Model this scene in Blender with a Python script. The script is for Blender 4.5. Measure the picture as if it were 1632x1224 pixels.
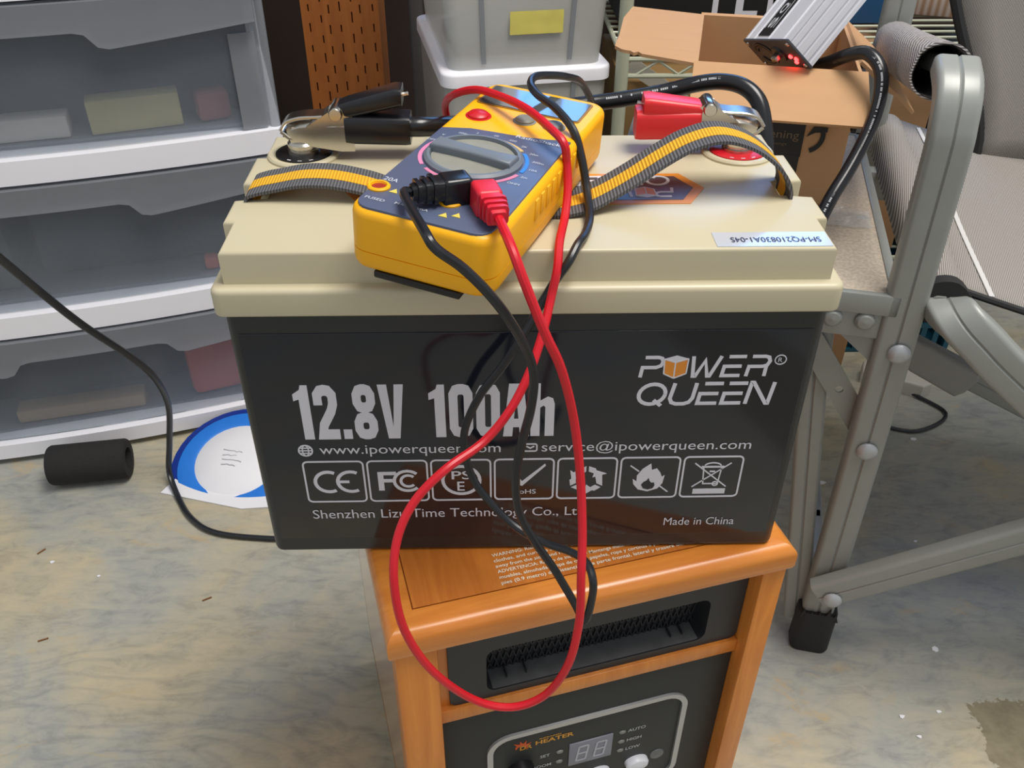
import bpy, bmesh, math, random
from mathutils import Vector, Matrix
R = math.radians
random.seed(7)
scene = bpy.context.scene
for o in list(bpy.data.objects):
    bpy.data.objects.remove(o)
COL = scene.collection

# ------------------------------------------------------------------ camera
yaw, pitch, roll = .0271, .6364, .0049
cam_d = bpy.data.cameras.new('camera')
cam = bpy.data.objects.new('camera', cam_d)
COL.objects.link(cam)
fw = Vector((math.sin(yaw) * math.cos(pitch), math.cos(yaw) * math.cos(pitch), -math.sin(pitch)))
rt = Vector((math.cos(yaw), -math.sin(yaw), 0))
up = rt.cross(fw)
r2 = rt * math.cos(roll) + up * math.sin(roll)
u2 = -rt * math.sin(roll) + up * math.cos(roll)
M = Matrix((r2, u2, -fw)).transposed().to_4x4()
M.translation = (-.0198, -.3996, .4312)
cam.matrix_world = M
cam_d.sensor_fit = 'HORIZONTAL'
cam_d.sensor_width = 36
cam_d.lens = 36 * 1428.75 / 1632
cam_d.clip_start = .01
scene.camera = cam

# ------------------------------------------------------------------ world and lamps
world = bpy.data.worlds.new('world')
scene.world = world
world.use_nodes = True
bg = world.node_tree.nodes['Background']
bg.inputs[0].default_value = (.93, .96, 1, 1)
bg.inputs[1].default_value = .36


def area(name, loc, target, sx, sy, power, col):
    d = bpy.data.lights.new(name, 'AREA')
    d.shape = 'RECTANGLE'
    d.size, d.size_y, d.energy, d.color = sx, sy, power, col
    o = bpy.data.objects.new(name, d)
    COL.objects.link(o)
    o.location = loc
    o.rotation_euler = (Vector(target) - Vector(loc)).to_track_quat('-Z', 'Y').to_euler()
    return o


area('ceiling_lamp_offscreen', (.75, .0, 2.6), (.2, .1, 0), 1.5, 1.0, 52, (1, .955, .90))


vs = scene.view_settings
vs.view_transform = 'Standard'
vs.look = 'None'
vs.gamma = 1
vs.use_curve_mapping = False
vs.exposure = .55


# ------------------------------------------------------------------ materials
def srgb(r, g, b):
    f = lambda c: (c / 255 / 12.92) if c / 255 <= .04045 else ((c / 255 + .055) / 1.055) ** 2.4
    return (f(r), f(g), f(b), 1)


MATS = {}


def mat(name, col, rough=.5, metal=0, spec=.5, var=0, scale=30, bump=0, bscale=200, stretch=(1, 1, 1), coat=0):
    if name in MATS:
        return MATS[name]
    m = bpy.data.materials.new(name)
    m.use_nodes = True
    nt = m.node_tree
    b = nt.nodes['Principled BSDF']
    b.inputs['Base Color'].default_value = col
    b.inputs['Roughness'].default_value = rough
    b.inputs['Metallic'].default_value = metal
    b.inputs['Specular IOR Level'].default_value = spec
    b.inputs['Coat Weight'].default_value = coat
    b.inputs['Coat Roughness'].default_value = .08
    tc = nt.nodes.new('ShaderNodeTexCoord')
    mp = nt.nodes.new('ShaderNodeMapping')
    mp.inputs['Scale'].default_value = stretch
    nt.links.new(tc.outputs['Object'], mp.inputs[0])
    n = nt.nodes.new('ShaderNodeTexNoise')
    n.inputs['Scale'].default_value = scale
    n.inputs['Detail'].default_value = 5
    nt.links.new(mp.outputs[0], n.inputs[0])
    mx = nt.nodes.new('ShaderNodeMix')
    mx.data_type = 'RGBA'
    k = 1 - (var or .04)
    k2 = 1 + (var or .04)
    mx.inputs['A'].default_value = (col[0] * k, col[1] * k, col[2] * k, 1)
    mx.inputs['B'].default_value = (min(col[0] * k2, 1), min(col[1] * k2, 1), min(col[2] * k2, 1), 1)
    nt.links.new(n.outputs['Fac'], mx.inputs['Factor'])
    nt.links.new(mx.outputs['Result'], b.inputs['Base Color'])
    if bump:
        n2 = nt.nodes.new('ShaderNodeTexNoise')
        n2.inputs['Scale'].default_value = bscale
        nt.links.new(mp.outputs[0], n2.inputs[0])
        bp = nt.nodes.new('ShaderNodeBump')
        bp.inputs['Strength'].default_value = bump
        bp.inputs['Distance'].default_value = .001
        nt.links.new(n2.outputs['Fac'], bp.inputs['Height'])
        nt.links.new(bp.outputs[0], b.inputs['Normal'])
    MATS[name] = m
    return m


def emit(name, col, strength):
    m = bpy.data.materials.new(name)
    m.use_nodes = True
    b = m.node_tree.nodes['Principled BSDF']
    b.inputs['Base Color'].default_value = col
    b.inputs['Emission Color'].default_value = col
    b.inputs['Emission Strength'].default_value = strength
    MATS[name] = m
    return m


def frosted(name, col, opacity, rough=.35):
    m = bpy.data.materials.new(name)
    m.use_nodes = True
    nt = m.node_tree
    b = nt.nodes['Principled BSDF']
    b.inputs['Base Color'].default_value = col
    b.inputs['Roughness'].default_value = rough
    tr = nt.nodes.new('ShaderNodeBsdfTransparent')
    tr.inputs[0].default_value = (.93, .95, .97, 1)
    mx = nt.nodes.new('ShaderNodeMixShader')
    tc = nt.nodes.new('ShaderNodeTexCoord')
    n = nt.nodes.new('ShaderNodeTexNoise')
    n.inputs['Scale'].default_value = 14
    nt.links.new(tc.outputs['Object'], n.inputs[0])
    mr = nt.nodes.new('ShaderNodeMapRange')
    mr.inputs['To Min'].default_value = opacity - .05
    mr.inputs['To Max'].default_value = opacity + .05
    nt.links.new(n.outputs['Fac'], mr.inputs['Value'])
    nt.links.new(mr.outputs[0], mx.inputs[0])
    nt.links.new(tr.outputs[0], mx.inputs[1])
    nt.links.new(b.outputs[0], mx.inputs[2])
    nt.links.new(mx.outputs[0], nt.nodes['Material Output'].inputs[0])
    MATS[name] = m
    return m


def stripes(name, c1, c2, scale, axis='X', rough=.8, dist=0, rot=0, bump=.3, coord='Object'):
    m = bpy.data.materials.new(name)
    m.use_nodes = True
    nt = m.node_tree
    b = nt.nodes['Principled BSDF']
    b.inputs['Roughness'].default_value = rough
    tc = nt.nodes.new('ShaderNodeTexCoord')
    mp = nt.nodes.new('ShaderNodeMapping')
    mp.inputs['Rotation'].default_value = (0, 0, rot)
    nt.links.new(tc.outputs[coord], mp.inputs[0])
    wv = nt.nodes.new('ShaderNodeTexWave')
    wv.bands_direction = axis
    wv.inputs['Scale'].default_value = scale
    wv.inputs['Distortion'].default_value = dist
    nt.links.new(mp.outputs[0], wv.inputs[0])
    mx = nt.nodes.new('ShaderNodeMix')
    mx.data_type = 'RGBA'
    mx.inputs['A'].default_value = c1
    mx.inputs['B'].default_value = c2
    nt.links.new(wv.outputs['Fac'], mx.inputs['Factor'])
    nt.links.new(mx.outputs['Result'], b.inputs['Base Color'])
    bp = nt.nodes.new('ShaderNodeBump')
    bp.inputs['Strength'].default_value = bump
    bp.inputs['Distance'].default_value = .0008
    nt.links.new(wv.outputs['Fac'], bp.inputs['Height'])
    nt.links.new(bp.outputs[0], b.inputs['Normal'])
    MATS[name] = m
    return m


def wood(name, c1, c2, along='X', scale=10, rough=.35, coat=.3):
    m = bpy.data.materials.new(name)
    m.use_nodes = True
    nt = m.node_tree
    b = nt.nodes['Principled BSDF']
    b.inputs['Roughness'].default_value = rough
    b.inputs['Coat Weight'].default_value = coat
    b.inputs['Coat Roughness'].default_value = .18
    tc = nt.nodes.new('ShaderNodeTexCoord')
    mp = nt.nodes.new('ShaderNodeMapping')
    s = [12, 12, 12]
    s['XYZ'.index(along)] = 1
    mp.inputs['Scale'].default_value = s
    nt.links.new(tc.outputs['Object'], mp.inputs[0])
    n = nt.nodes.new('ShaderNodeTexNoise')
    n.inputs['Scale'].default_value = scale
    n.inputs['Detail'].default_value = 8
    n.inputs['Roughness'].default_value = .65
    n.inputs['Distortion'].default_value = .6
    nt.links.new(mp.outputs[0], n.inputs[0])
    cr = nt.nodes.new('ShaderNodeValToRGB')
    cr.color_ramp.elements[0].position = .3
    cr.color_ramp.elements[1].position = .7
    cr.color_ramp.elements[0].color = c1
    cr.color_ramp.elements[1].color = c2
    nt.links.new(n.outputs['Fac'], cr.inputs[0])
    nt.links.new(cr.outputs[0], b.inputs['Base Color'])
    MATS[name] = m
    return m


def floor_mat():
    m = bpy.data.materials.new('worn_painted_floor')
    m.use_nodes = True
    nt = m.node_tree
    L = nt.links.new
    N = nt.nodes.new
    b = nt.nodes['Principled BSDF']
    tc = N('ShaderNodeTexCoord')

    def noise(scale, detail=6, rough=.6, dist=0, stretch=(1, 1, 1)):
        mp = N('ShaderNodeMapping')
        mp.inputs['Scale'].default_value = stretch
        L(tc.outputs['Object'], mp.inputs[0])
        n = N('ShaderNodeTexNoise')
        n.inputs['Scale'].default_value = scale
        n.inputs['Detail'].default_value = detail
        n.inputs['Roughness'].default_value = rough
        n.inputs['Distortion'].default_value = dist
        L(mp.outputs[0], n.inputs[0])
        return n.outputs['Fac']

    def ramp(v, stops):
        cr = N('ShaderNodeValToRGB')
        e = cr.color_ramp.elements
        e[0].position, e[0].color = stops[0]
        e[1].position, e[1].color = stops[-1]
        for p, c in stops[1:-1]:
            q = e.new(p)
            q.color = c
        L(v, cr.inputs[0])
        return cr.outputs[0]

    def mix(f, a, bb, mode='MIX'):
        x = N('ShaderNodeMix')
        x.data_type = 'RGBA'
        x.blend_type = mode
        if isinstance(f, float):
            x.inputs['Factor'].default_value = f
        else:
            L(f, x.inputs['Factor'])
        for s, v in (('A', a), ('B', bb)):
            if isinstance(v, tuple):
                x.inputs[s].default_value = v
            else:
                L(v, x.inputs[s])
        return x.outputs['Result']
    base = ramp(noise(3.2, 8, .62, .8), [(.30, srgb(148, 153, 153)), (.45, srgb(164, 164, 156)), (.58, srgb(178, 170, 148)), (.72, srgb(188, 174, 146))])
    fine = ramp(noise(26, 8, .7, .5, (1, 2.2, 1)), [(.28, (.60, .62, .66, 1)), (.50, (.98, .98, .97, 1)), (.72, (1.20, 1.14, 1.02, 1))])
    c = mix(.8, base, fine, 'MULTIPLY')
    wv = N('ShaderNodeTexWave')
    wv.wave_type = 'RINGS'
    wv.rings_direction = 'Z'
    mp = N('ShaderNodeMapping')
    mp.inputs['Location'].default_value = (.38, -.22, 0)
    mp.inputs['Scale'].default_value = (1, 2.6, 1)
    L(tc.outputs['Object'], mp.inputs[0])
    L(mp.outputs[0], wv.inputs[0])
    wv.inputs['Scale'].default_value = 7
    wv.inputs['Distortion'].default_value = 14
    wv.inputs['Detail'].default_value = 2.5
    wv.inputs['Detail Scale'].default_value = .9
    rings = ramp(wv.outputs['Fac'], [(.0, (.87, .88, .90, 1)), (.30, (1, 1, 1, 1)), (1, (1.03, 1.02, .99, 1))])
    ringmask = ramp(noise(2.2, 2), [(.42, (0, 0, 0, 1)), (.6, (.8, .8, .8, 1))])
    c = mix(ringmask, c, mix(1., c, rings, 'MULTIPLY'))
    tan = ramp(noise(9, 5, .7, 1.2, (1, 1.7, 1)), [(.60, (0, 0, 0, 1)), (.70, (.6, .6, .6, 1))])
    c = mix(tan, c, srgb(184, 162, 122))
    # bare patch near the chair where the grey paint has worn off, with a ragged edge
    sp = N('ShaderNodeSeparateXYZ')
    L(tc.outputs['Object'], sp.inputs[0])
    nz = noise(45, 4, .8)

    def math_(op, a, bb, clamp=False):
        x = N('ShaderNodeMath')
        x.operation = op
        x.use_clamp = clamp
        for i, v in ((0, a), (1, bb)):
            if isinstance(v, (int, float)):
                x.inputs[i].default_value = v
            else:
                L(v, x.inputs[i])
        return x.outputs[0]
    jag = math_('MULTIPLY', math_('SUBTRACT', nz, .5), .035)
    ex = math_('MULTIPLY', math_('SUBTRACT', math_('ADD', sp.outputs[0], jag), .478), 600, True)
    ey = math_('MULTIPLY', math_('SUBTRACT', .154, math_('ADD', sp.outputs[1], jag)), 600, True)
    ez = math_('MULTIPLY', math_('SUBTRACT', .72, sp.outputs[0]), 600, True)
    msk = math_('MULTIPLY', math_('MULTIPLY', ex, ey), ez)
    c = mix(msk, c, ramp(noise(60, 5), [(.3, srgb(120, 112, 90)), (.7, srgb(146, 138, 114))]))
    L(c, b.inputs['Base Color'])
    b.inputs['Roughness'].default_value = .48
    b.inputs['Specular IOR Level'].default_value = .4
    bp = N('ShaderNodeBump')
    bp.inputs['Strength'].default_value = .15
    bp.inputs['Distance'].default_value = .001
    L(noise(40, 6, .7), bp.inputs['Height'])
    L(bp.outputs[0], b.inputs['Normal'])
    return m


# ------------------------------------------------------------------ mesh helpers
def catmull(pts, k=6):
    P = [Vector(p) for p in pts]
    if len(P) < 3:
        return P
    P = [P[0] * 2 - P[1]] + P + [P[-1] * 2 - P[-2]]
    out = []
    for i in range(1, len(P) - 2):
        a, b, c, d = P[i - 1], P[i], P[i + 1], P[i + 2]
        for j in range(k):
            t = j / k
            out.append(.5 * (2 * b + (c - a) * t + (2 * a - 5 * b + 4 * c - d) * t * t + (3 * b - a - 3 * c + d) * t ** 3))
    out.append(P[-2])
    return out


def rrect(x0, y0, x1, y1, r, n=5):
    out = []
    for cx, cy, a0 in ((x1 - r, y0 + r, -90), (x1 - r, y1 - r, 0), (x0 + r, y1 - r, 90), (x0 + r, y0 + r, 180)):
        for i in range(n + 1):
            a = R(a0 + 90 * i / n)
            out.append((cx + r * math.cos(a), cy + r * math.sin(a)))
    return out


def arc(cx, cy, r, a0, a1, n=12, ry=None):
    ry = ry or r
    return [(cx + r * math.cos(R(a0 + (a1 - a0) * i / n)), cy + ry * math.sin(R(a0 + (a1 - a0) * i / n))) for i in range(n + 1)]


LIFT = [0]      # overlapping print strokes get hair-thin steps so that no two faces coincide


class MB:
    def __init__(self):
        self.v = []
        self.f = []

    def add(self, verts, faces, M=None):
        b = len(self.v)
        for p in verts:
            p = Vector(p)
            self.v.append(M @ p if M else p)
        self.f += [[b + i for i in f] for f in faces]
        return self

    def addbm(self, bm, M=None):
        bm.verts.ensure_lookup_table()
        bm.verts.index_update()
        self.add([v.co for v in bm.verts], [[v.index for v in f.verts] for f in bm.faces], M)
        bm.free()
        return self

    def box(self, c, s, bevel=0, M=None, seg=2):
        bm = bmesh.new()
        bmesh.ops.create_cube(bm, size=1, matrix=Matrix.Translation(c) @ Matrix.Diagonal((s[0], s[1], s[2], 1)))
        if bevel:
            bmesh.ops.bevel(bm, geom=list(bm.edges), offset=bevel, segments=seg, affect='EDGES', profile=.5)
        return self.addbm(bm, M)

    def box2(self, a, b, bevel=0, M=None, seg=2):
        return self.box([(a[i] + b[i]) / 2 for i in range(3)], [abs(b[i] - a[i]) for i in range(3)], bevel, M, seg)

    def prism(self, poly, z0, z1, bt=0, bb=0, M=None, seg=3, taper=1, cap=(0, 0)):
        """extrude an outline along z, bevel its top / bottom rim"""
        bm = bmesh.new()
        lo = [bm.verts.new((cap[0] + (x - cap[0]) * taper, cap[1] + (y - cap[1]) * taper, z0)) for x, y in poly]
        hi = [bm.verts.new((x, y, z1)) for x, y in poly]
        n = len(poly)
        ft = bm.faces.new(hi)
        fb = bm.faces.new(lo[::-1])
        for i in range(n):
            bm.faces.new((lo[i], lo[(i + 1) % n], hi[(i + 1) % n], hi[i]))
        bmesh.ops.recalc_face_normals(bm, faces=bm.faces)
        if bt:
            bmesh.ops.bevel(bm, geom=list(ft.edges), offset=bt, segments=seg, affect='EDGES', profile=.5)
        if bb:
            bm.faces.ensure_lookup_table()
            low = min((f for f in bm.faces), key=lambda f: f.calc_center_median().z)
            bmesh.ops.bevel(bm, geom=list(low.edges), offset=bb, segments=seg, affect='EDGES', profile=.5)
        return self.addbm(bm, M)

    def lathe(self, prof, n=24, M=None):
        v, f = [], []
        for r, z in prof:
            for i in range(n):
                a = 2 * math.pi * i / n
                v.append((r * math.cos(a), r * math.sin(a), z))
        for j in range(len(prof) - 1):
            for i in range(n):
                a, b = j * n + i, j * n + (i + 1) % n
                f.append((a, b, b + n, a + n))
        f.append(list(range(n))[::-1])
        f.append([(len(prof) - 1) * n + i for i in range(n)])
        return self.add(v, f, M)

    def sweep(self, pts, sec, side=None, caps=True, scale=None):
        """carry a closed 2D section (side, normal) along pts"""
        P = [Vector(p) for p in pts]
        n = len(sec)
        v, f = [], []
        nrm = None
        for i, p in enumerate(P):
            t = (P[min(i + 1, len(P) - 1)] - P[max(i - 1, 0)]).normalized()
            if side is not None:
                s = Vector(side[i]) if isinstance(side, list) else Vector(side)
                s = (s - t * s.dot(t)).normalized()
            else:
                if nrm is None:
                    nrm = t.orthogonal().normalized()
                s = nrm = (nrm - t * nrm.dot(t)).normalized()
            q = t.cross(s)
            k = scale[i] if scale else 1
            for a, b in sec:
                v.append(p + s * a * k + q * b * k)
        for j in range(len(P) - 1):
            for i in range(n):
                a, b = j * n + i, j * n + (i + 1) % n
                f.append((a, b, b + n, a + n))
        if caps:
            f.append(list(range(n))[::-1])
            f.append([(len(P) - 1) * n + i for i in range(n)])
        return self.add(v, f)

    def tube(self, pts, r, n=10, k=6, smooth=True, scale=None):
        P = catmull(pts, k) if smooth else pts
        return self.sweep(P, [(r * math.cos(2 * math.pi * i / n), r * math.sin(2 * math.pi * i / n)) for i in range(n)], scale=scale)

    def quad(self, a, b, c, d, th=0):
        a, b, c, d = map(Vector, (a, b, c, d))
        if not th:
            return self.add([a, b, c, d], [(0, 1, 2, 3)])
        n = (b - a).cross(d - a).normalized() * th
        return self.add([a, b, c, d, a - n, b - n, c - n, d - n], [(0, 1, 2, 3), (7, 6, 5, 4), (0, 4, 5, 1), (1, 5, 6, 2), (2, 6, 7, 3), (3, 7, 4, 0)])

    # flat print: 2D shapes mapped to a plane frame
    def flat(self, poly, fr, th=.00025):
        O, X, Y = fr
        LIFT[0] += 1
        th += 1.2e-5 * (LIFT[0] % 6)
        N = X.cross(Y).normalized() * th
        n = len(poly)
        v = [O + X * x + Y * y + N for x, y in poly] + [O + X * x + Y * y for x, y in poly]
        return self.add(v, [list(range(n))] + [(i + n, (i + 1) % n + n, (i + 1) % n, i) for i in range(n)])

    def stroke(self, pts, hw, fr, closed=False, th=.00025, sx=1):
        LIFT[0] += 1
        th += 1.2e-5 * (LIFT[0] % 6)
        P = [Vector((x, y)) for x, y in pts]
        n = len(P)
        Lf, Rt = [], []
        for i in range(n):
            a = P[i - 1] if (i or closed) else P[i]
            c = P[(i + 1) % n] if (i < n - 1 or closed) else P[i]
            d1 = (P[i] - a)
            d2 = (c - P[i])
            d1 = d1.normalized() if d1.length > 1e-9 else d2.normalized()
            d2 = d2.normalized() if d2.length > 1e-9 else d1
            n1, n2 = Vector((-d1.y, d1.x)), Vector((-d2.y, d2.x))
            m = (n1 + n2)
            m = m.normalized() if m.length > 1e-6 else n1
            k = hw / max(m.dot(n1), .45)
            Lf.append(P[i] + m * k)
            Rt.append(P[i] - m * k)
        O, X, Y = fr
        N = X.cross(Y).normalized() * th
        w = lambda p: O + X * p.x + Y * p.y
        for i in range(n if closed else n - 1):
            j = (i + 1) % n
            q = [w(Rt[i]), w(Rt[j]), w(Lf[j]), w(Lf[i])]
            self.add([p + N for p in q] + q, [(0, 1, 2, 3), (0, 4, 5, 1), (1, 5, 6, 2), (2, 6, 7, 3), (3, 7, 4, 0)])
        return self

    def text(self, body, fr, w=None, h=None, th=.00025, bold=0, fix=None):
        """built-in lettering laid on a plane frame; w/h give the size of its box (lower-left at the frame origin)"""
        cu = bpy.data.curves.new('t', 'FONT')
        cu.body = body
        cu.size = 1
        cu.offset = bold
        cu.resolution_u = 3
        o = bpy.data.objects.new('t', cu)
        COL.objects.link(o)
        dg = bpy.context.evaluated_depsgraph_get()
        me = bpy.data.meshes.new_from_object(o.evaluated_get(dg))
        bpy.data.objects.remove(o)
        xs = [v.co.x for v in me.vertices]
        ys = [v.co.y for v in me.vertices]
        x0, x1, y0, y1 = min(xs), max(xs), min(ys), max(ys)
        sx = w / (x1 - x0) if w else None
        sy = h / (y1 - y0) if h else sx
        sx = sx or sy
        O, X, Y = fr
        N = X.cross(Y).normalized() * th
        self.add([O + X * ((v.co.x - x0) * sx) + Y * ((v.co.y - y0) * sy) + N for v in me.vertices], [list(p.vertices) for p in me.polygons])
        bpy.data.meshes.remove(me)
        return self

    def build(self, name, material, parent=None, local=False, sharp=35, flat=False, recalc=True):
        me = bpy.data.meshes.new(name)
        inv = None if (parent is None or local) else WORLD[parent.name].inverted()
        me.from_pydata([(inv @ p) if inv else p for p in self.v], [], self.f)
        if recalc:
            bm = bmesh.new()
            bm.from_mesh(me)
            bmesh.ops.recalc_face_normals(bm, faces=bm.faces)
            bm.to_mesh(me)
            bm.free()
        if not flat:
            for p in me.polygons:
                p.use_smooth = True
            me.set_sharp_from_angle(angle=R(sharp))
        me.materials.append(material)
        o = bpy.data.objects.new(name, me)
        COL.objects.link(o)
        if parent is not None:
            o.parent = parent
            WORLD[o.name] = WORLD[parent.name]
        else:
            WORLD[o.name] = Matrix.Identity(4)
        return o


WORLD = {}


def thing(name, label, cat, M=None, group=None):
    o = bpy.data.objects.new(name, None)
    o.empty_display_size = .02
    COL.objects.link(o)
    M = M or Matrix.Identity(4)
    if not isinstance(M, Matrix):
        M = Matrix.Translation(M)
    o.matrix_world = M
    WORLD[o.name] = M
    return tag(o, label, cat, group)


def tag(o, label, cat, group=None):
    o['label'] = label
    o['category'] = cat
    if group:
        o['group'] = group
    return o


def struct(o, label=None):
    o['kind'] = 'structure'
    if label:
        o['label'] = label
    return o


def center_origin(o, base=True):
    """put a single-mesh thing's origin at its base centre"""
    vs_ = [v.co for v in o.data.vertices]
    c = Vector(((min(v.x for v in vs_) + max(v.x for v in vs_)) / 2, (min(v.y for v in vs_) + max(v.y for v in vs_)) / 2, min(v.z for v in vs_)))
    o.data.transform(Matrix.Translation(-c))
    o.location = c
    return o


def frame(O, X, Y):
    return (Vector(O), Vector(X), Vector(Y))


FZ = -.405

# ------------------------------------------------------------------ material set
M_cream = mat('cream_plastic', srgb(197, 188, 159), .38, var=.02, scale=12)
M_body = mat('charcoal_plastic', srgb(38, 41, 43), .33, var=.05, bump=.05, bscale=900)
M_label = mat('gloss_label', srgb(24, 28, 38), .12, var=.02, coat=.15)
M_white = mat('white_print', srgb(214, 214, 222), .4)
M_orange = mat('orange_print', srgb(222, 140, 48), .4)
M_hex = mat('grey_print', srgb(72, 70, 72), .35)
M_blue_paper = mat('pale_paper', srgb(190, 195, 204), .14, coat=.4)
M_ink = mat('dark_ink', srgb(60, 66, 95), .5)
M_steel = mat('bright_steel', srgb(205, 200, 192), .22, metal=1, var=.05)
M_black_pl = mat('black_plastic', srgb(22, 22, 24), .38, var=.1)
M_black_vinyl = mat('black_vinyl', srgb(27, 28, 32), .25, var=.1)
M_red_pl = mat('red_plastic', srgb(196, 22, 36), .35, var=.06)
M_red_vinyl = mat('red_vinyl', srgb(222, 40, 46), .33, var=.06)
M_red_cord = mat('red_cord', srgb(206, 20, 38), .35, var=.06)
M_black_cord = mat('black_cord', srgb(30, 32, 36), .3, var=.1)
M_pink = mat('pink_red_rubber', srgb(212, 36, 56), .4, var=.05)
M_yellow = mat('yellow_rubber', srgb(255, 182, 8), .40, var=.05, scale=25, bump=.05, bscale=500)
M_face = mat('blue_grey_face', srgb(84, 94, 120), .36, var=.05)
M_dial = mat('grey_dial', srgb(110, 118, 128), .42, var=.06)
M_dial_well = mat('dusty_grey', srgb(138, 138, 128), .6, var=.12, scale=120)
M_grey_btn = mat('grey_button', srgb(128, 130, 122), .5, var=.08)
M_lcd = mat('lcd_glass', srgb(82, 85, 86), .06, var=.05, coat=.6)
M_web_grey = stripes('grey_webbing', srgb(64, 64, 68), srgb(108, 108, 110), 180, 'X', .85, bump=.6)
M_web_yel = stripes('yellow_webbing', srgb(205, 145, 20), srgb(242, 186, 40), 180, 'X', .85, bump=.6)
OAK = (srgb(200, 116, 40), srgb(224, 142, 58))
M_wood_top = wood('oak_top', *OAK, 'X', 9, .32, .3)
M_wood_panel = wood('oak_panel', srgb(184, 102, 36), srgb(206, 126, 50), 'Y', 12, .35, .3)
M_wood_front = wood('oak_front', *OAK, 'Z', 9, .4, .25)
M_wood_side = wood('oak_side', *OAK, 'Z', 9, .2, 1.0)
M_wood_side.node_tree.nodes['Principled BSDF'].inputs['Coat Roughness'].default_value = .09
M_heater_black = mat('heater_black', srgb(40, 42, 45), .45, var=.06, bump=.05, bscale=700)
M_silver = mat('silver_trim', srgb(188, 190, 190), .28, metal=.6)
M_btn_white = mat('white_button', srgb(222, 224, 230), .35)
M_alu = mat('grey_tube', srgb(150, 153, 149), .4, metal=.15, var=.06, scale=60)
M_alu_light = M_alu
M_alu_dark = M_alu
M_rubber = mat('black_rubber', srgb(30, 30, 31), .6, var=.15, bump=.2, bscale=150)
M_speckle = mat('speckled_laminate', srgb(196, 182, 164), .5, var=.5, scale=330)
M_mesh_fab = stripes('woven_mesh', srgb(104, 100, 95), srgb(178, 172, 166), 190, 'X', .8, rot=.12, bump=.4)
M_mesh_dark = M_mesh_fab
M_cover_fab = stripes('ribbed_mesh', srgb(104, 100, 100), srgb(180, 174, 172), 150, 'Z', .8, dist=1.5, bump=.5)
M_black_tape = mat('black_piping', srgb(34, 34, 35), .7, var=.1)
M_card = mat('cardboard', srgb(190, 148, 106), .75, var=.06, scale=18, stretch=(1, 6, 1))
M_card_dark = mat('brown_cardboard', srgb(174, 132, 92), .75, var=.08, scale=18)
M_white_pl = mat('white_plastic', srgb(244, 244, 250), .38, var=.02)
M_frost = frosted('frosted_plastic', srgb(166, 174, 184), .20)
M_frost_lip = frosted('frosted_lip', srgb(150, 154, 160), .55)
M_frost_tote = frosted('tote_plastic', srgb(205, 204, 198), .62)
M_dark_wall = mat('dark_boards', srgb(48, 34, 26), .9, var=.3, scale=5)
M_post = wood('treated_wood', srgb(150, 84, 30), srgb(178, 106, 44), 'Z', 5, .7, 0)
M_wire = mat('sage_wire', srgb(176, 180, 158), .4, var=.06)
M_paper = mat('white_paper', srgb(228, 228, 232), .6, var=.03)
M_blue = mat('blue_plastic', srgb(38, 120, 214), .4, var=.08)
M_foam = mat('black_foam', srgb(34, 33, 33), .9, var=.2, scale=200, bump=.6, bscale=350)
M_char_box = mat('matte_black_box', srgb(22, 22, 24), .6, var=.1)
M_inv = mat('brushed_aluminium', srgb(206, 207, 214), .35, metal=.12, var=.05, stretch=(1, 1, .05), scale=300)
M_teal = mat('teal_plastic', srgb(20, 84, 104), .5, var=.1)

# ------------------------------------------------------------------ setting
fl = MB().quad((-3, -3.2, FZ), (3.5, -3.2, FZ), (3.5, 2.4, FZ), (-3, 2.4, FZ), .05).build('floor', floor_mat())
struct(fl, 'grey painted worn floor')
YB = 1.75
wx0, wx1, wz0, wz1 = .085, .95, .80, 1.40
wb = MB()
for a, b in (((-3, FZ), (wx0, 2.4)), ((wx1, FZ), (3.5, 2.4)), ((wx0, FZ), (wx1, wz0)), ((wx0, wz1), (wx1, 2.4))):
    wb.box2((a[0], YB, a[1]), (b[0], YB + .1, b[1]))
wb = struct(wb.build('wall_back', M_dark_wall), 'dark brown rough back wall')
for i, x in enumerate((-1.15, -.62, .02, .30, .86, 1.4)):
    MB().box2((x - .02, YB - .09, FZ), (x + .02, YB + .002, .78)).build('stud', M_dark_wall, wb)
win = thing('window_back_offscreen', 'daylit window in the dark back wall', 'window', (.5175, YB, wz0))
del win['category']
struct(win)
fb = MB()
for a, b in (((wx0, wz0), (wx1, wz0 + .04)), ((wx0, wz1 - .04), (wx1, wz1)), ((wx0, wz0), (wx0 + .04, wz1)), ((wx1 - .04, wz0), (wx1, wz1)), ((.50, wz0), (.53, wz1))):
    fb.box2((a[0], YB - .01, a[1]), (b[0], YB + .06, b[1]))
fb.build('window_frame', M_white_pl, win)
MB().box2((wx0, YB + .05, wz0), (wx1, YB + .055, wz1)).build('window_pane_offscreen', emit('daylight_pane', (.16, .44, 1, 1), 3.0), win)

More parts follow.
